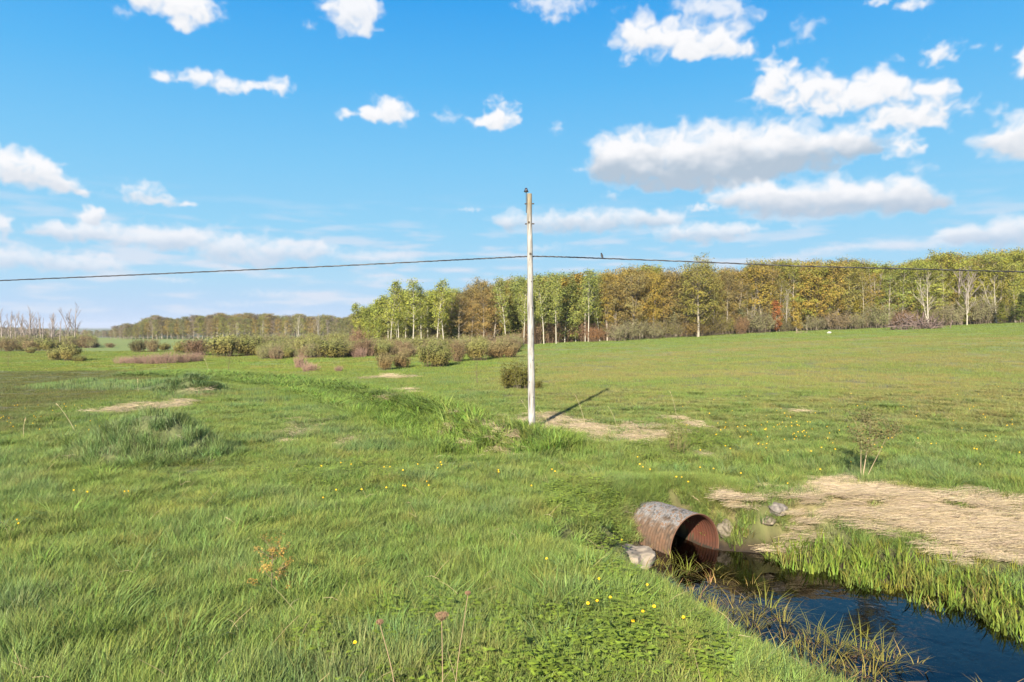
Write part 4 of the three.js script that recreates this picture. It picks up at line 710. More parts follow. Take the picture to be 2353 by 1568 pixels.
// trees that stand out along the edge
const T = (shape, px, top, f, color, label, name = 'aspen_tree', category = 'tree', widen = 1, tip = 0) => { const [x] = place(px, 780, f); plant(name, shape, [x, f], rise(px, top, f, x), color, RT() * 6.28, label, category, null, 'trunk', 'crown', widen, tip); };
T(aspens[0], 897, 640, 132, L.lime, 'tall thin aspen at far left of the white-trunked row');
T(aspens[1], 916, 646, 134, L.lime, 'white aspen just right of the leftmost tall aspen', 'aspen_tree', 'tree', 1, 0.05);
T(aspens[2], 948, 637, 131, L.lime, 'leaning aspen with the thickest white trunk in the left group', 'aspen_tree', 'tree', 1.1, 0.1);
T(aspens[3], 968, 655, 133, L.lime, 'aspen with straight white trunk right of the leaning one');
T(aspens[0], 1002, 638, 130, L.lime, 'tall aspen with bright straight trunk at right of the left group', 'aspen_tree', 'tree', 1.1);
T(aspens[1], 1020, 650, 131, L.yellow, 'yellowish aspen, rightmost of the left white-trunked group');
T(aspens[2], 1164, 632, 129, L.green, 'aspen with twin-looking white trunk halfway between maples and pole');
T(aspens[3], 1203, 640, 127, L.green, 'crooked white-trunked aspen directly left of the pole', 'aspen_tree', 'tree', 0.9, 0.06);
T(aspens[0], 1250, 626, 128, L.green, 'white-trunked aspen standing directly right of the pole');
T(aspens[1], 1278, 634, 129, L.green, 'second white-trunked aspen right of the pole');
T(aspens[3], 1352, 614, 131, L.green, 'tallest pale green aspen under the bird on the cable');
T(maples[1], 1605, 606, 136, L.olive, 'broad olive maple towering at the middle of the wood edge', 'maple_tree', 'tree', 1.25);
T(sparse[1], 1604, 584, 145, L.olive, 'tallest thin-topped tree poking above the cable', 'woodland_tree', 'tree', 1);
T(paleBare[0], 2133, 625, 150, L.olive, 'bare white-stemmed birch above the brush pile', 'birch_tree');
T(paleBare[1], 2222, 634, 152, L.olive, 'bare pale birch right of the brush pile', 'birch_tree');
T(paleBare[0], 2290, 628, 153, L.olive, 'bare leaning birch near the right edge of the wood', 'birch_tree', 'tree', 1, -0.08);
T(paleBare[1], 1806, 660, 147, L.olive, 'pale bare tree among orange maples behind the boulder', 'birch_tree', 'tree', 0.6);
T(paleBare[0], 1728, 672, 146, L.olive, 'slim pale bare tree beside the grey hedge bush', 'birch_tree', 'tree', 0.5);
T(younger[0], 1785, 690, 145, L.red, 'small reddish orange maple low at the wood edge', 'young_maple', 'tree', 0.8);
T(younger[1], 1830, 690, 146, L.gold, 'young golden tree right of the small reddish maple', 'young_maple', 'tree', 0.8);
T(cedars[0], 2345, 668, 148, [0.075, 0.095, 0.02], 'dark cedar at the right edge of the picture', 'cedar_tree');
T(cedars[1], 2302, 690, 149, [0.11, 0.12, 0.02], 'shorter cedar just left of the dark right-edge cedar', 'cedar_tree');
T(cedars[0], 2212, 672, 153, [0.13, 0.14, 0.02], 'yellow green cedar behind the old apple tree', 'cedar_tree', 'tree', 0.8);
T(cedars[1], 2015, 678, 152, [0.17, 0.17, 0.025], 'yellowish young conifer behind the round hedge bush', 'cedar_tree', 'tree', 0.8);
T(cedars[0], 1968, 684, 152, [0.2, 0.17, 0.025], 'golden young conifer left of the yellowish one', 'cedar_tree', 'tree', 0.8);
// bushes: shape, x, foot, width, height, colour, label, name, forced distance
const bush = (shape, px, py, w, h, color, label, name, f0, group = null, leafName = 'foliage') => { const p = place(px, py, f0), f = p[1], hh = metres(h, f) * 1.04, ww = metres(w, f) * 1.05; plant(name, shape, p, hh, color, RT() * 6.28, label, /tree/.test(name) ? 'tree' : 'bush', group, 'stems', leafName, ww / shape.w / (hh / shape.h)); };
const W1 = [0.22, 0.225, 0.075], W2 = [0.18, 0.195, 0.062], B1 = [0.215, 0.18, 0.085];
[[1366, 791, 42, 34, browns[0], [0.2, 0.1, 0.04], 'small rust brown bush at the left end of the hedge bushes'], [1418, 781, 66, 44, hedge[0], L.sage, 'grey green hedge bush right of the rust brown bush'], [1458, 779, 60, 50, hedge[1], L.sage, 'grey green hedge bush with pale top left of the big maple'], [1498, 777, 60, 42, hedge[2], L.sage, 'low olive grey hedge bush third from the left'], [1545, 773, 60, 44, hedge[0], [0.14, 0.13, 0.05], 'olive hedge bush at the foot of the broad maple'], [1590, 770, 80, 40, hedge[1], [0.17, 0.12, 0.035], 'low brownish bush under the broad olive maple'], [1640, 768, 60, 40, hedge[2], [0.13, 0.11, 0.03], 'dark olive bush right of the broad maple trunk'], [1703, 764, 36, 44, browns[1], [0.19, 0.12, 0.06], 'reddish brown twiggy bush left of the large sage bush'], [1748, 764, 88, 58, hedge[0], L.sage, 'large round sage grey bush left of the white boulder'], [1804, 767, 42, 26, hedge[1], [0.13, 0.12, 0.05], 'small olive bush standing out into the field by the sage bush'], [1870, 756, 60, 34, hedge[2], L.sage, 'low greyish bush behind the white boulder'], [1924, 752, 80, 44, hedge[0], [0.18, 0.14, 0.075], 'tan grey bush right of the white boulder'], [1970, 751, 50, 40, hedge[1], L.sage, 'grey bush left of the round green one'], [2021, 751, 74, 56, hedge[2], [0.16, 0.17, 0.07], 'round grey green bush left of the brush pile'], [2075, 749, 60, 40, browns[0], [0.17, 0.11, 0.07], 'brown twiggy bush behind the brush pile'], [2150, 748, 60, 44, hedge[0], [0.15, 0.14, 0.06], 'olive grey bush right behind the brush pile'], [2192, 748, 64, 54, hedge[1], L.sage, 'old grey apple tree right of the brush pile'], [2257, 747, 70, 58, hedge[2], L.sage, 'spreading old apple tree near the right end'], [2310, 745, 50, 44, hedge[0], [0.14, 0.15, 0.04], 'green bush between apple tree and cedars'], [2350, 743, 50, 36, hedge[1], [0.1, 0.11, 0.04], 'dark bush under the right-edge cedar']]
  .forEach(([px, py, w, h, shape, c, label]) => bush(shape, px, py, w, h, c, label, /apple/.test(label) ? 'apple_tree' : 'hedge_bush', interp(FRONT, px) - 3 + RT()));
// scrub willows across the middle
[[17, 808, 44, 32, browns[0], B1, 'brown bush at the left edge below the bare trees'], [48, 806, 34, 20, willows[0], W2, 'low olive bush right of the left-edge brown one'], [75, 808, 52, 30, browns[1], B1, 'brown willow bush below the second bare tree'], [72, 812, 26, 16, willows[1], W1, 'small yellow olive bush in front of the brown willow'], [116, 808, 56, 32, willows[2], W2, 'olive willow bush below the middle bare trees'], [130, 828, 40, 28, willows[0], W1, 'loose yellowish willow left of the tallest front bush'], [157, 830, 52, 44, willows[1], W1, 'upright olive willow in front at far left'], [184, 832, 28, 18, willows[2], W2, 'small olive bush right of the upright willow'],
  [219, 799, 24, 13, browns[0], B1, 'small dark bush alone in the distant field'], [253, 799, 24, 12, browns[1], B1, 'second small dark bush right of the lone one'], [318, 810, 36, 30, willows[0], [0.11, 0.11, 0.05], 'dark willow bush left of the brown one'], [352, 809, 34, 32, browns[0], B1, 'brown round bush beside the dark willow'], [378, 805, 30, 18, willows[1], W1, 'low yellowish bush right of the brown round bush'], [425, 812, 46, 30, willows[2], W1, 'pale olive bush left of the large reddish bush'], [454, 817, 68, 42, browns[1], [0.16, 0.1, 0.06], 'large reddish brown willow bush'], [522, 820, 84, 54, willows[0], W1, 'biggest olive willow, left of the row of three'], [575, 818, 74, 50, willows[1], W2, 'middle willow of the tall row of three'], [618, 817, 66, 36, willows[2], W2, 'lower green willow, right of the row of three'],
  [560, 800, 60, 30, willows[2], [0.18, 0.19, 0.06], 'yellow green willow behind the row of three'], [672, 806, 44, 26, browns[0], B1, 'brown bush behind the pink grass clump'], [706, 818, 56, 40, willows[0], W1, 'olive willow left of the dense dark one'], [760, 823, 88, 46, willows[1], W2, 'dense wide olive willow near the centre left'], [802, 820, 50, 30, browns[1], B1, 'brown willow joining the dense wide one'], [842, 820, 54, 44, browns[0], [0.16, 0.11, 0.065], 'brown willow bush below the left aspens'], [880, 806, 60, 30, willows[2], W1, 'olive bush under the leftmost white aspen'], [925, 806, 64, 30, willows[0], W1, 'olive bush under the leaning aspen'], [975, 808, 64, 34, willows[1], W1, 'olive bush under the straight aspens'], [1020, 812, 60, 34, willows[2], W1, 'olive bush right of the prominent round willow, farther back'], [935, 822, 50, 26, browns[1], B1, 'low brown bush behind the pair of front willows'],
  [884, 851, 40, 42, willows[0], B1, 'thin brownish willow, left of the front pair'], [921, 847, 44, 42, willows[1], B1, 'thin olive brown willow, right of the front pair'], [1003, 844, 76, 60, willows[2], W2, 'prominent round green willow with dark foot'], [1052, 832, 46, 50, browns[0], [0.17, 0.13, 0.06], 'upright brown willow right of the prominent one'], [1097, 829, 56, 52, willows[0], W1, 'yellow olive willow left of the last two bushes'], [1138, 824, 50, 40, willows[1], B1, 'brown olive willow next to the last bush'], [1168, 823, 50, 44, willows[2], B1, 'last willow of the row, closest to the pole']]
  .forEach(([px, py, w, h, shape, c, label]) => bush(shape, px, py, w, h, c, label, 'willow_bush'));
// red stemmed dogwood and pink dry clumps
[[285, 836, 50, 20], [318, 837, 54, 24], [352, 837, 56, 28], [388, 836, 60, 30], [424, 834, 54, 28], [455, 832, 44, 26]].forEach(([px, py, w, h], i) => bush(osiers[i % 2], px, py, w, h, WHITE, 'low purple red dogwood thicket, ' + ordinal(i) + ' from left in its row', 'dogwood_bush', 0, 'red dogwood thickets in a row'));
bush(osiers[0], 690, 846, 34, 36, WHITE, 'taller reddish dry clump in front of the willows', 'dogwood_bush');
bush(osiers[1], 708, 854, 52, 24, WHITE, 'pinkish dry clump leaning at right of the taller one', 'dogwood_bush');
bush(osiers[0], 779, 855, 24, 18, WHITE, 'small pinkish clump alone in the green strip', 'dogwood_bush');
bush(osiers[1], 828, 822, 40, 26, WHITE, 'pinkish dry clump between the brown willows', 'dogwood_bush');

// the dark two-headed shrub behind the pole
{
  const shape = bushGeometry({ seed: 301, h: 2.2, w: 1.5, stems: 26, leaves: 2600, leaf: 0.07, twig: [0.12, 0.1, 0.07], bare: 0.12, dome: 0.3, thick: 0.018 });
  shape.w = 1.5;
  bush(shape, 1172, 894, 40, 62, [0.1, 0.095, 0.022], 'dark olive shrub left of the pole, left of its pair', 'olive_shrub');
  bush(shape, 1203, 896, 44, 66, [0.1, 0.1, 0.022], 'dark olive shrub partly behind the pole, with a visible trunk', 'olive_shrub');
  bush(shape, 1236, 896, 22, 26, [0.11, 0.105, 0.025], 'small olive shrub just right of the pole', 'olive_shrub');
}
// far woods at the left: front trees one by one, the rest as a mass
{
  const tops = [[250, 760], [290, 742], [337, 734], [400, 728], [480, 727], [573, 722], [640, 724], [700, 727], [760, 728], [840, 722]], feet = [[250, 783], [430, 781], [800, 777]];
  const cs = [[0.19, 0.155, 0.08], [0.25, 0.19, 0.055], [0.165, 0.17, 0.06], [0.21, 0.215, 0.06], [0.22, 0.185, 0.15]], names = ['brownish', 'golden', 'olive', 'yellow green', 'grey'];
  let n = 0, px = 254; const kinds = new Map();
  while (px < 840) {
    const k = Math.floor(RT() * 5), f = lerp(395, 372, (px - 254) / 560), [x] = place(px, 780, f), h = clamp(rise(px, interp(tops, px) + 3 + RT() * 9 + 9 * noise(px * 0.021, 3), f, x), 4, 16), i = kinds.get(k) ?? 0; kinds.set(k, i + 1);
    plant('far_tree', k === 4 ? sparse[n % 3] : maples[n % 5], [x, f], h, jit(cs[k], 0.08), RT() * 6.28, names[k] + ' tree in the distant wood at left, ' + ordinal(i) + ' of its colour from left', 'tree', 'front trees of the distant wood', 'trunk', 'crown', 1.05);
    n++; px += 11 * (0.7 + 0.6 * RT());
  }
  const far = new THREE.Group(); top(far, 'distant_wood'); tag(far, 'distant hazy wood closing the view at far left', 'wood', null, 'stuff');
  const shapes = [maples[0], maples[3], sparse[1]], list = [[], [], []], M = new THREE.Matrix4(), C = new THREE.Color();
  const push = (px, f, topY) => { const [x] = place(px, 780, f), h = rise(px, topY, f, x); if (h < 2) return; const s = clamp(h, 3, 18) / 16, k = Math.floor(RT() * 3); list[k].push([M.clone().compose(V(x, H(x, f), -f), new THREE.Quaternion().setFromAxisAngle(V(0, 1, 0), RT() * 6), V(s * 1.2, s, s * 1.2)), jit(cs[Math.floor(RT() * 5)], 0.1)]); };
  for (let i = 0; i < 260; i++) { const px = 250 + RT() * 600; push(px, 400 + RT() * 60, interp(tops, px) + RT() * 6 - 1 + 9 * noise(px * 0.021, 3)); }
  for (let i = 0; i < 420; i++) { const px = -160 + RT() * 460; push(px, 860 + RT() * 80, (px < 110 ? 755 : 759) + RT() * 6 - 3 * smoothstep(-Math.abs(px - 20), -70, 0)); }
  for (let i = 0; i < 150; i++) { const px = -260 + RT() * 200; push(px, 420 + RT() * 80, 748 + RT() * 10); }
  shapes.forEach((shape, k) => { for (const [name, g] of [['trunks', shape.wood], ['crowns', shape.green]]) { const m = shade(new THREE.InstancedMesh(g, name === 'trunks' ? barkMaterial : leafMaterial(WHITE, 0.3), list[k].length)); m.name = name; m.userData.kind = 'stuff'; list[k].forEach(([mm, c], i) => { m.setMatrixAt(i, mm); m.setColorAt(i, name === 'trunks' ? C.setRGB(1, 1, 1) : C.setRGB(...c)); }); far.add(m); } });
  // scrub along the low ground
  { const kinds = [hedge[0], browns[0], willows[1]], sl = kinds.map(() => []);
    for (let i = 0; i < 520; i++) { const q = RT(), lowLeft = q < 0.35, mid = q > 0.55, px = lowLeft ? -120 + RT() * 330 : mid ? 600 + RT() * 590 : 560 + RT() * 300, f = lowLeft ? 196 + RT() * 60 : mid ? 98 + RT() * 28 : 150 + RT() * 120, [x] = place(px, 780, f), k = Math.floor(RT() * 3), s = (mid ? 1.0 + 1.5 * RT() : 1.6 + 2.4 * RT()) / kinds[k].h; sl[k].push([M.clone().compose(V(x, H(x, f), -f), new THREE.Quaternion().setFromAxisAngle(V(0, 1, 0), RT() * 6), V(s, s, s)), jit([[0.2, 0.205, 0.085], [0.2, 0.165, 0.09], [0.22, 0.235, 0.08]][k])]); }
    const scrub = new THREE.Group(); top(scrub, 'distant_scrub'); tag(scrub, 'low scrub on the marshy ground under the bare trees and left of the aspens', 'scrub', null, 'stuff');
    kinds.forEach((shape, k) => { for (const [name, g] of [['stems', shape.wood], ['leaves', shape.green]]) { const m = shade(new THREE.InstancedMesh(g, name === 'stems' ? barkMaterial : leafMaterial(WHITE, 0.3), sl[k].length)); m.name = name; m.userData.kind = 'stuff'; sl[k].forEach(([mm, c], i) => { m.setMatrixAt(i, mm); m.setColorAt(i, name === 'stems' ? C.setRGB(1, 1, 1) : C.setRGB(...c)); }); scrub.add(m); } }); }
  // bare pale trees before it
  [[685, 722, 350, 'bare pale tree before the distant wood, left of two'], [731, 720, 350, 'bare pale tree before the distant wood, right of two'], [603, 734, 360, 'thin bare pale tree in the distant wood'], [545, 738, 365, 'faint grey bare tree left of the thin one'], [655, 738, 355, 'short bare tree left of the pair of pale ones']].forEach(([px, t, f, label], i) => T(paleBare[i % 2], px, t, f, L.olive, label, 'bare_tree', 'tree', i < 2 ? 1 : 0.6));
  // row of bare trees at the left edge
  [[5, 722, 0], [24, 716, 1], [47, 722, 1], [66, 718, 0], [71, 722, 1], [93, 719, 1], [98, 732, 1], [118, 722, 1], [124, 724, 2], [137, 733, 1], [151, 748, 1], [171, 711, 0], [36, 728, 2], [84, 732, 2]].forEach(([px, t, k], i) => { const f = 205 + (i % 3) * 7, [x] = place(px, 790, f); plant('bare_tree', bareTrees[k], [x, f], rise(px, t, f, x) * 1.1, WHITE, RT() * 6.28, px === 171 ? 'largest bare tree at left with spreading branches' : 'leafless grey tree, ' + ordinal([5, 24, 36, 47, 66, 71, 84, 93, 98, 118, 124, 137, 151].indexOf(px)) + ' from the left edge in the bare row', 'tree', px === 171 ? null : 'bare trees at the left edge', 'trunk', 'crown', k === 1 ? 0.8 : 1); });
}
// ------------------------------------------------------------------ saplings and lone plants
const sapling = (opts) => { const s = treeGeometry(opts); return s; };
{
  let s = sapling({ seed: 401, minR: 0.006, h: 2.2, r0: 0.035, crown0: 0.3, spread: 1.1, profile: (q) => 1 - 0.4 * q, limbs: 9, leaves: 0, bark: [0.1, 0.07, 0.05], twigs: 3, rise: 1.2 });
  for (const [px, py, t, label] of [[524, 851, 815, 'small bare sapling with wide branches before the biggest willow'], [18, 843, 808, 'small bare sapling at the left edge'], [1097, 884, 825, 'thin bare sapling left of the dark olive shrubs']]) { const p = place(px, py); plant('bare_sapling', s, p, rise(px, t, p[1], p[0]), WHITE, RT() * 6, label, 'sapling', null, 'stem', 'crown', px === 524 ? 1.3 : 0.9); }
  // the leaning one at right: two thin stems, feathery olive head
  s = sapling({ seed: 421, minR: 0.005, h: 1.8, r0: 0.017, crown0: 0.48, spread: 0.62, profile: dome, limbs: 22, leaves: 1800, leaf: 0.026, bark: [0.36, 0.28, 0.19], barkTop: [0.2, 0.17, 0.1], twigs: 5, rise: 0.8, clump: 0.15, fork: 2, flat: 0.8 });
  let p = place(1982, 1106); plant('leaning_sapling', s, p, rise(1950, 934, p[1], p[0]), [0.15, 0.14, 0.06], 2, 'leaning sapling with feathery olive top above the reed mat', 'sapling', null, 'stem', 'crown', 1.0, 0.14);
  s = sapling({ seed: 431, minR: 0.0045, h: 1, r0: 0.011, crown0: 0.25, spread: 0.42, profile: (q) => 1 - 0.5 * q, limbs: 13, leaves: 900, leaf: 0.016, bark: [0.16, 0.12, 0.08], twigs: 3, rise: 0.35, clump: 0.07, flat: 0.8 });
  p = place(622, 1372); plant('young_sapling', s, p, rise(640, 1215, p[1], p[0]), [0.3, 0.21, 0.06], 0.4, 'thin yellowish sapling standing alone in the near grass', 'sapling', null, 'stem', 'leaves', 1.0);
  const tw = bushGeometry({ seed: 441, h: 1.2, w: 0.7, stems: 22, leaves: 500, leaf: 0.03, twig: [0.13, 0.09, 0.06], twigTip: [0.16, 0.15, 0.06], bare: 0.3, sub: 2, thick: 0.008, dome: 0.2, open: 0.2 });
  p = place(1556, 1048); plant('twiggy_shrub', tw, p, metres(98, p[1]), [0.14, 0.15, 0.045], 1, 'upright twiggy shrub in the grass right of the pole', 'shrub', null, 'stems', 'foliage', metres(58, p[1]) / 0.7 / (metres(98, p[1]) / 1.2));
}
// dry stalks that stand or hang alone
const stalkMaterial = plainMaterial([0.44, 0.36, 0.24], 0.9);
function stalk(px, py, tx, ty, r, label, plume = 0.12, droop = 0) {
  const [x, f] = hit(px, py), h = rise(tx, ty, f, x), [a] = ray(tx, ty), dx = a * f - x, b = new MB(), head = new MB(), R = rng(px * 7 + py), pts = [];
  for (let k = 0; k <= 6; k++) { const t = k / 6; pts.push(V(dx * t * t * 0.6 + dx * t * 0.4, h * t - droop * t * t * h, 0.05 * Math.sin(t * 3))); }
  b.tube(pts, thin(r, r * 0.5, 7), 5, WHITE);
  const t = base('dry_stalk', x, H(x, f), -f); tag(t, label, 'dry stalk'); part('stem', b.geometry(), stalkMaterial, t);
  if (plume) { const e = pts[6], d = pts[6].clone().sub(pts[5]).normalize(); for (let k = 0; k < 16; k++) { const q = e.clone().addScaledVector(d, -plume * R()), w = V(d.x + (R() - 0.5) * 0.9, d.y + (R() - 0.7) * 0.9, d.z + (R() - 0.5) * 0.9).multiplyScalar(plume * 0.4); head.tube([q, q.clone().add(w)], [r * 0.7, r * 0.4], 3, [1.15, 1.12, 1.05]); } part('seed_head', head.geometry(), stalkMaterial, t); }
}
stalk(175, 1000, 130, 928, 0.006, 'thin dry stalk slanting up left of the near mound', 0.1);
stalk(55, 1012, 58, 962, 0.006, 'pale dry stalk at left of the dark field edge', 0.1);
stalk(985, 1168, 936, 1148, 0.003, 'bent pale grass head in the centre foreground', 0.12, 0.3);
stalk(1236, 1245, 1208, 1217, 0.003, 'bent pale grass head left of the culvert', 0.12, 0.3);
stalk(1616, 1172, 1594, 1134, 0.003, 'bent pale grass head above the culvert', 0.12, 0.2);
stalk(553, 1215, 522, 1184, 0.003, 'bent pale grass head above the young sapling', 0.1, 0.2);
stalk(1345, 985, 1323, 910, 0.006, 'dry stalk standing in straw right of the pole', 0.05);
stalk(1418, 985, 1398, 935, 0.005, 'shorter dry stalk standing right of the pole\'s shadow', 0.05);
stalk(1222, 975, 1198, 920, 0.005, 'dry stalk leaning just left of the pole foot', 0.05);
stalk(1262, 985, 1230, 930, 0.005, 'dry stalk leaning just right of the pole foot', 0.05);
stalk(1556, 975, 1540, 900, 0.005, 'tall thin stalk rising from the twiggy shrub', 0.08);
stalk(318, 905, 316, 872, 0.006, 'pale dry stalk standing on the bank behind the straw', 0.2);
stalk(480, 858, 470, 826, 0.01, 'pale dry stalk beside the farther mound', 0.2);
// last year's wild carrots close to the camera
function carrot(hx, hy, bx, by, size, f, label, closed = 0.5) {
  const [a, , hh] = seen(hx, hy, f), [ba] = ray(bx, by), f2 = f - 0.1, x = ba * f2, y = H(x, f2), R = rng(hx), stem = new MB(), head = new MB(), pts = [];
  const lower = seen(bx, by, f2); // a point the stem passes on its way down
  const P0 = V(lower[0] + (lower[0] - a) * 0.6, H(lower[0], f2), -f2 + 0.1), P1 = V(lower[0], lower[2], -f2), P2 = V(a, hh, -f);
  const c = new THREE.CatmullRomCurve3([P0, P1, P2]); for (let k = 0; k <= 12; k++) pts.push(c.getPoint(k / 12));
  const o = base('wild_carrot', P0.x, P0.y, P0.z); pts.forEach((p) => p.sub(P0));
  stem.tube(pts, thin(0.0034, 0.0024, 13), 6, [0.62, 0.55, 0.5], [0.55, 0.48, 0.44]);
  const e = pts[12];
  for (let k = 0; k < 46; k++) { const t = k * 2.4, q = Math.sqrt((k + 0.5) / 46), out = size * q, up = size * (1.15 - 0.5 * q * q * closed) * 0.8, m = V(e.x + Math.cos(t) * out * 0.75, e.y + up * 0.6, e.z + Math.sin(t) * out * 0.75), z = V(e.x + Math.cos(t) * out * lerp(1, 0.75, closed), e.y + up, e.z + Math.sin(t) * out * lerp(1, 0.75, closed)); head.tube([e, m, z], [0.0018, 0.0014, 0.001], 3, [0.62, 0.52, 0.47]); for (let j = 0; j < 7; j++) { const w = V(z.x + (R() - 0.5) * size * 0.34, z.y + R() * size * 0.24, z.z + (R() - 0.5) * size * 0.34); head.tube([z, w], [0.0012, 0.002], 3, [0.6, 0.47, 0.43]); } }
  part('stem', stem.geometry(), stalkMaterial, o); part('seed_head', head.geometry(), stalkMaterial, o); tag(o, label, 'dried flower');
}
carrot(873, 1436, 905, 1567, 0.032, 4.6, 'dried wild carrot head on stem at bottom, left of three', 1);
carrot(1015, 1428, 1017, 1567, 0.048, 4.6, 'widest dried wild carrot head, upright at the bottom', 0.3);
carrot(1075, 1368, 1050, 1540, 0.028, 5.2, 'dried wild carrot head, right and faintest of three', 1);
// brush heaps
function heap(name, px, py, wide, high, n, seed, color, label) {
  const R = rng(seed), [x, f] = hit(px, py), w = metres(wide, f), h = metres(high, f), t = base(name, x, H(x, f), -f), mat = plainMaterial(color, 0.95); tag(t, label, 'brush pile');
  const kinds = [1, 2, 3, 4].map((k) => { const r = rng(seed + k), b = new MB(), pts = path(V(-0.5, 0, 0), V(1, 0.05, 0), 1, 0.1, 0.35, 5, r); b.tube(pts, thin(0.018, 0.006, 6), 5, WHITE, WHITE, true); for (let j = 0; j < 4; j++) b.tube(path(pts[1 + j % 4], V(0.6, r() - 0.3, r() - 0.5), 0.3, 0.2, 0.3, 2, r), [0.009, 0.007, 0.003], 4, WHITE); return b.geometry(); });
  for (let i = 0; i < n; i++) { const m = part(i ? 'branch_' + String(i).padStart(3, '0') : 'branch', kinds[i % 4], mat, t), q = R() * 2 - 1, l = w * (0.16 + 0.25 * R()); m.position.set(q * w * 0.36, h * 0.95 * (1 - q * q) * R(), (R() - 0.5) * w * 0.22); m.rotation.set(R() * 6, R() * 6, (R() - 0.5) * 0.5); m.scale.set(l, l * 1.3, l * 1.3); }
}
heap('brush_pile', 2108, 757, 160, 20, 90, 61, [0.13, 0.095, 0.085], 'long heap of cut dark branches before the wood at right');
heap('brush_pile', 1540, 772, 110, 7, 34, 62, [0.26, 0.2, 0.15], 'low scatter of fallen branches left of the broad maple');
heap('brush_pile', 1840, 766, 44, 4, 20, 63, [0.22, 0.17, 0.12], 'small scatter of twigs left of the white boulder');
heap('reed_heap', 412, 1012, 28, 14, 26, 64, [0.5, 0.44, 0.36], 'tangle of bleached stalks on the right side of the near mound');
heap('reed_heap', 602, 1378, 36, 16, 22, 65, [0.42, 0.33, 0.22], 'dry tangle at the foot of the young sapling');

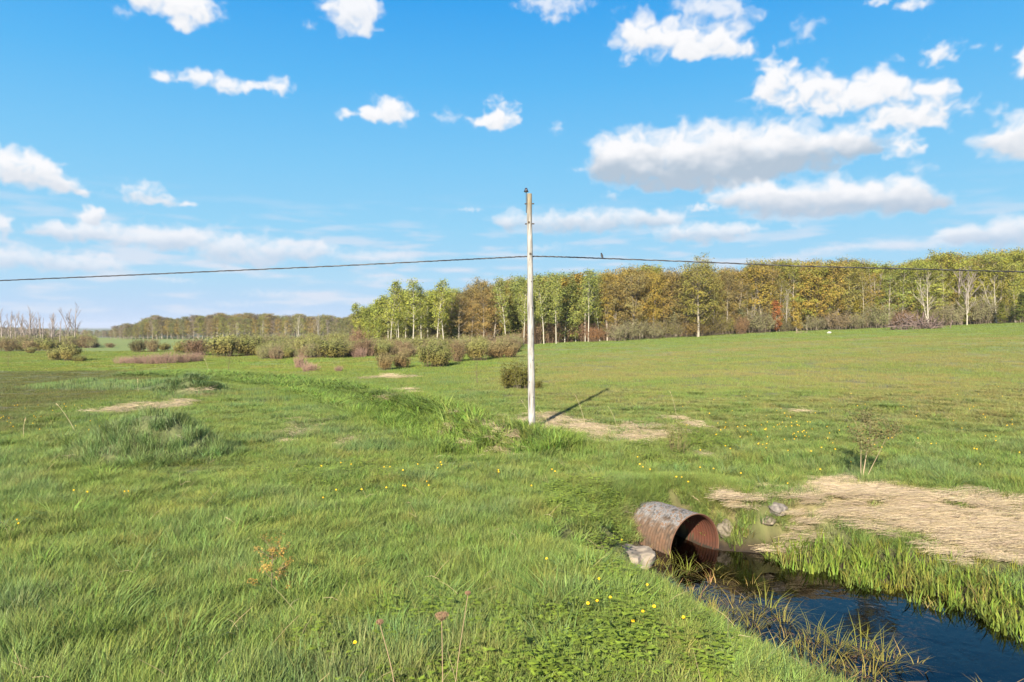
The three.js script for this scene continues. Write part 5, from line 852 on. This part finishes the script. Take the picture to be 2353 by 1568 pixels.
// ------------------------------------------------------------------ reeds and sedges at the stream
{
  const R = rng(900), reedG = [51, 52, 53].map((s) => tuftGeometry(s, 16, 0.13, 0.024, 0.3, 0.3, 0.1)), list = [];
  const BAND = poly([[1662, 1245], [1672, 1200], [1780, 1208], [1900, 1240], [2050, 1268], [2200, 1310], [2353, 1345], [2420, 1500], [2353, 1495], [2250, 1435], [2120, 1390], [2000, 1352], [1900, 1338], [1800, 1302], [1715, 1268]]);
  for (let i = 0; i < 6000; i++) { const x = 3.8 + R() * 7, f = 7 + R() * 9, e = edge(BAND, x, f) + 0.45 * fbm(x * 1.6, f * 1.6, 3); if (e < -0.05 || R() > 0.2 + 0.28 * clamp(e, 0, 1) + 0.7 * fbm(x * 2.2, f * 2.2, 2)) continue; const v = 0.8 + 0.4 * R(); list.push({ x, y: Math.max(H(x, f), WATER - 0.12) - 0.03, z: -f, turn: R() * 6.28, w: 0.8 + 0.5 * R(), h: 0.2 + 0.22 * R(), c: mix3([0.12 * v, 0.195 * v, 0.03 * v], [0.2 * v, 0.15 * v, 0.06 * v], R() * R() * 0.9) }); }
  for (let i = 0; i < 160; i++) { const x = 6 + R() * 5, f = 10.5 + R() * 4, h = H(x, f); if (h > WATER + 0.3 || h < WATER - 0.02) continue; list.push({ x, y: h - 0.02, z: -f, turn: R() * 6.28, w: 0.6, h: 0.15 + 0.15 * R(), c: [0.16, 0.17, 0.03] }); }
  strew('bank_reeds', reedG, list, 'band of upright green reeds along the far side of the stream', 'reeds', leafMaterial(WHITE, 0.25));
  const dead = [];
  for (let i = 0; i < 2600; i++) { const x = 1.8 + R() * 5, f = 7 + R() * 6.5, c = along(STREAM, x, f); if (c.side > -0.1 || c.d > c.row[2] + 0.35 || c.d < c.row[2] - 1.5 + 0.6 * fbm(x, f, 2) || R() > 0.05 + 0.4 * fbm(x * 1.4, f * 1.4, 2) + 0.2 * smoothstep(c.d, c.row[2] - 0.5, c.row[2])) continue; const v = 0.7 + 0.5 * R(); dead.push({ x, y: WATER - 0.06, z: -f, turn: R() * 6.28, w: 0.9 + 0.5 * R(), h: 0.14 + 0.22 * R(), c: mix3([0.17 * v, 0.2 * v, 0.035 * v], [0.24 * v, 0.15 * v, 0.065 * v], R()) }); }
  strew('dead_reeds', [54, 55].map((s) => tuftGeometry(s, 9, 0.16, 0.012, 0.35, 0.4, 0.2)), dead, 'brown and green dead reeds in the shallows along the near bank', 'reeds', leafMaterial(WHITE, 0.25));
  // clumps that stand in the water one by one
  const tuft = (seed, n, rad) => { const b = new MB(), r = rng(seed); for (let i = 0; i < n; i++) { const t = r() * 6.28, q = Math.sqrt(r()) * rad, k = 0.75 + 0.5 * r(); b.blade(Math.cos(t) * q, Math.sin(t) * q, t + (r() - 0.5), 0.25 + 0.75 * r(), 0.009, 0.2 + 0.6 * r(), [k, k, k], [k * 1.15, k * 1.05, k * 0.8]); } return b.geometry(); }, litter = (seed, n, rad) => { const b = new MB(), r = rng(seed); for (let i = 0; i < n; i++) { const t = r() * 6.28, q = rad * r(), d = r() * 6.28, l = 0.08 + 0.25 * r(), y = 0.05 + 0.1 * r(); b.tube([V(Math.cos(t) * q, y, Math.sin(t) * q), V(Math.cos(t) * q + Math.cos(d) * l, y + (r() - 0.3) * 0.25, Math.sin(t) * q + Math.sin(d) * l)], [0.004, 0.002], 3, WHITE); } return b.geometry(); };
  const shapes = [71, 72, 73].map((s) => [tuft(s, 46, 0.13), litter(s + 10, 46, 0.32)]), dryM = plainMaterial([0.2, 0.115, 0.045], 0.9);
  const protoTuft = shapes.map(() => null);
  const sedge = (px, py, size, h, mixd, label, group) => {
    const [a, b] = ray(px, py), f = (WATER - EYE) / b, x = a * f, k = Math.abs(px + py) % 3, c = mix3([0.155, 0.195, 0.03], [0.22, 0.15, 0.05], mixd);
    let o; if (!protoTuft[k]) { o = new THREE.Group(); part('leaves', shapes[k][0], tinted(c), o); part('dead_stems', shapes[k][1], dryM, o); protoTuft[k] = o; } else { o = protoTuft[k].clone(); o.children[0].material = tinted(c); }
    o.position.set(x, WATER - 0.07, -f); o.scale.set(size, h, size); o.rotation.y = px; top(o, 'sedge_tuft'); tag(o, label, 'sedge', group);
  };
  [[1580, 1315, 0.9, 0.42, 0.1, 'green sedge tuft in the water at the culvert mouth'], [1545, 1330, 0.9, 0.36, 0.3, 'sedge tuft left below the culvert mouth'], [1520, 1300, 0.7, 0.3, 0.4, 'thin sedge tuft between slab and pipe'], [1640, 1335, 1, 0.26, 0.7, 'brown sedge tuft just below the culvert opening'], [1500, 1350, 0.9, 0.34, 0.2, 'sedge tuft at the water edge below the slab'], [1600, 1375, 1, 0.36, 0.2, 'green sedge tuft along the near bank'], [1640, 1420, 1, 0.4, 0.3, 'taller sedge tuft along the near bank lower down'], [1690, 1395, 1.2, 0.3, 0.8, 'brown matted sedge in mid stream left'], [1760, 1405, 1.4, 0.42, 0.25, 'large green and brown sedge clump in mid stream'], [1800, 1440, 1.2, 0.34, 0.6, 'brownish sedge below the large clump'], [1730, 1445, 1, 0.36, 0.5, 'sedge tuft between bank and large clump'], [1720, 1350, 1.1, 0.2, 0.9, 'low dead brown sedge below the pipe in the water'], [1870, 1465, 1, 0.42, 0.4, 'upright sedge tuft right of the large clump'], [1925, 1490, 1.2, 0.48, 0.35, 'tall sedge tuft in the lower stream'], [1980, 1500, 1.2, 0.5, 0.3, 'tallest green sedge tuft in the lower stream'], [2035, 1530, 1.2, 0.46, 0.45, 'sedge tuft, rightmost in the lower stream'], [1900, 1530, 1.2, 0.42, 0.6, 'brown sedge at the foot of the near bank bottom'], [1990, 1560, 1.3, 0.44, 0.6, 'brown sedge at the bottom edge of the picture']].forEach(([px, py, s, h, m, label]) => sedge(px, py, s, h, m, label, 'sedge tufts standing in the stream'));
}
// ------------------------------------------------------------------ dandelions
{
  const R = rng(1234), proto = new THREE.Group(), stemB = new MB(); stemB.tube([V(0, 0, 0), V(0.01, 0.5, 0), V(0, 1, 0)], [0.003, 0.0026, 0.0024], 4, [0.35, 0.3, 0.12]);
  const fl = new MB(); // petals in three rings over a small cup
  for (let ring = 0; ring < 3; ring++) for (let k = 0; k < 12; k++) { const t = k / 12 * 6.283 + ring * 0.26, l = 0.026 - ring * 0.006, y = 0.004 + ring * 0.005, n = V(-Math.cos(t) * 0.25, 1, -Math.sin(t) * 0.25).normalize(), c = Math.cos(t), s = Math.sin(t), w = 0.0045, a = fl.v(0, y, 0, n.x, n.y, n.z, WHITE), b = fl.v(c * l - s * w, y + 0.006 + ring * 0.003, s * l + c * w, n.x, n.y, n.z, WHITE), d = fl.v(c * l + s * w, y + 0.006 + ring * 0.003, s * l - c * w, n.x, n.y, n.z, WHITE); fl.i.push(a, b, d); }
  fl.tube([V(0, -0.01, 0), V(0, 0.004, 0), V(0, 0.014, 0)], [0.004, 0.011, 0.012], 8, [0.9, 0.85, 0.5], WHITE, true);
  const stem = part('stem', stemB.geometry(), plainMaterial([0.4, 0.5, 0.2]), proto); stem.scale.y = 0.26;
  part('flower_head', fl.geometry(), new THREE.MeshStandardMaterial({ color: new THREE.Color().setRGB(0.86, 0.56, 0.008), roughness: 0.8, side: THREE.DoubleSide }), proto).position.y = 0.26;
  let used = false;
  const put = (px, py, label, group) => { const [x, f] = hit(px, py + 6); if (f > 75) return; const o = used ? proto.clone() : proto; used = true; const g = grows(x, f), s = f < 12 ? 0.7 : 0.74; o.position.set(x, H(x, f) + Math.max(0, g.h * 1.0 - 0.26 * s), -f); o.scale.setScalar(s); o.rotation.set((R() - 0.1) * 0.7, 0, (R() - 0.5) * 0.5); top(o, 'dandelion'); tag(o, label, 'flower', group); };
  const each = (list, label, group) => list.forEach(([x, y]) => put(x, y, label, group));
  each([[41, 1216], [58, 1218], [281, 1150], [299, 1147], [168, 1147], [203, 1149]], 'yellow dandelion in the near grass at far left', 'dandelions at far left');
  each([[742, 1080], [783, 1081], [804, 1083], [888, 1082], [902, 1087], [925, 1097], [958, 1077], [1014, 1073], [1020, 1076], [1003, 1093], [925, 1130], [938, 1129], [985, 1131], [982, 1124], [895, 1131], [770, 1138], [740, 1168], [828, 1136], [1142, 1096], [1146, 1102], [1266, 1091], [1273, 1094], [1225, 1130]], 'yellow dandelion in the grass before the ditch end', 'dandelions before the ditch end');
  each([[1394, 1416], [1375, 1426], [1486, 1448], [1455, 1461], [1263, 1316], [827, 1548], [1492, 1390], [1577, 1448], [1500, 1425], [1410, 1175], [1426, 1262], [1380, 1384], [1345, 1420]], 'yellow dandelion in leafy grass beside the lower stream bank', 'dandelions beside the lower stream');
  each([[1466, 1076], [1475, 1088], [1468, 1062], [1492, 1092], [1555, 1108], [1570, 1112], [1612, 1088], [1642, 1090], [1583, 1120], [1815, 1127], [1700, 1098]], 'yellow dandelion in the grass between shrub and reed mat', 'dandelions above the culvert');
  const field = [[1630, 957], [1690, 985], [1711, 986], [1745, 983], [1780, 990], [1790, 983], [1720, 1000], [1755, 992], [1815, 985], [1830, 981], [1766, 1012], [1800, 1018], [1826, 1016], [1850, 1010], [1858, 1013], [1926, 997], [1968, 936], [1986, 934], [2072, 939], [2255, 957], [2262, 964], [2186, 972], [2206, 991], [2256, 1008], [2280, 1010], [2102, 1015], [2140, 1032], [2150, 1034], [2026, 1036], [2005, 1030], [1863, 1048], [1898, 1015], [1950, 988], [2045, 985], [2100, 960], [2340, 1050], [2240, 1040]];
  for (let i = 0; i < 45; i++) { const u = R() + R() - 1, v = R() + R() - 1; field.push([1790 + u * 210, 985 + v * 70]); }
  for (let i = 0; i < 36; i++) field.push([1560 + R() * 790, 890 + R() * 210]);
  each(field.filter(([x, y]) => x < 1920 && y > 950), 'yellow dandelion in the thick scatter left of the leaning sapling', 'dandelions left of the leaning sapling');
  each(field.filter(([x, y]) => x >= 1920 && y > 950), 'yellow dandelion in the field grass right of the leaning sapling', 'dandelions right of the leaning sapling');
  each(field.filter(([x, y]) => y <= 950), 'tiny yellow dandelion far up the big right field', 'dandelions far up the field');
  const left = []; for (let i = 0; i < 26; i++) left.push([R() * 240, 925 + R() * 80]); each(left, 'yellow dandelion in the dark grass left of the near mound', 'dandelions in the dark left field');
}
renderer.render(scene, camera);
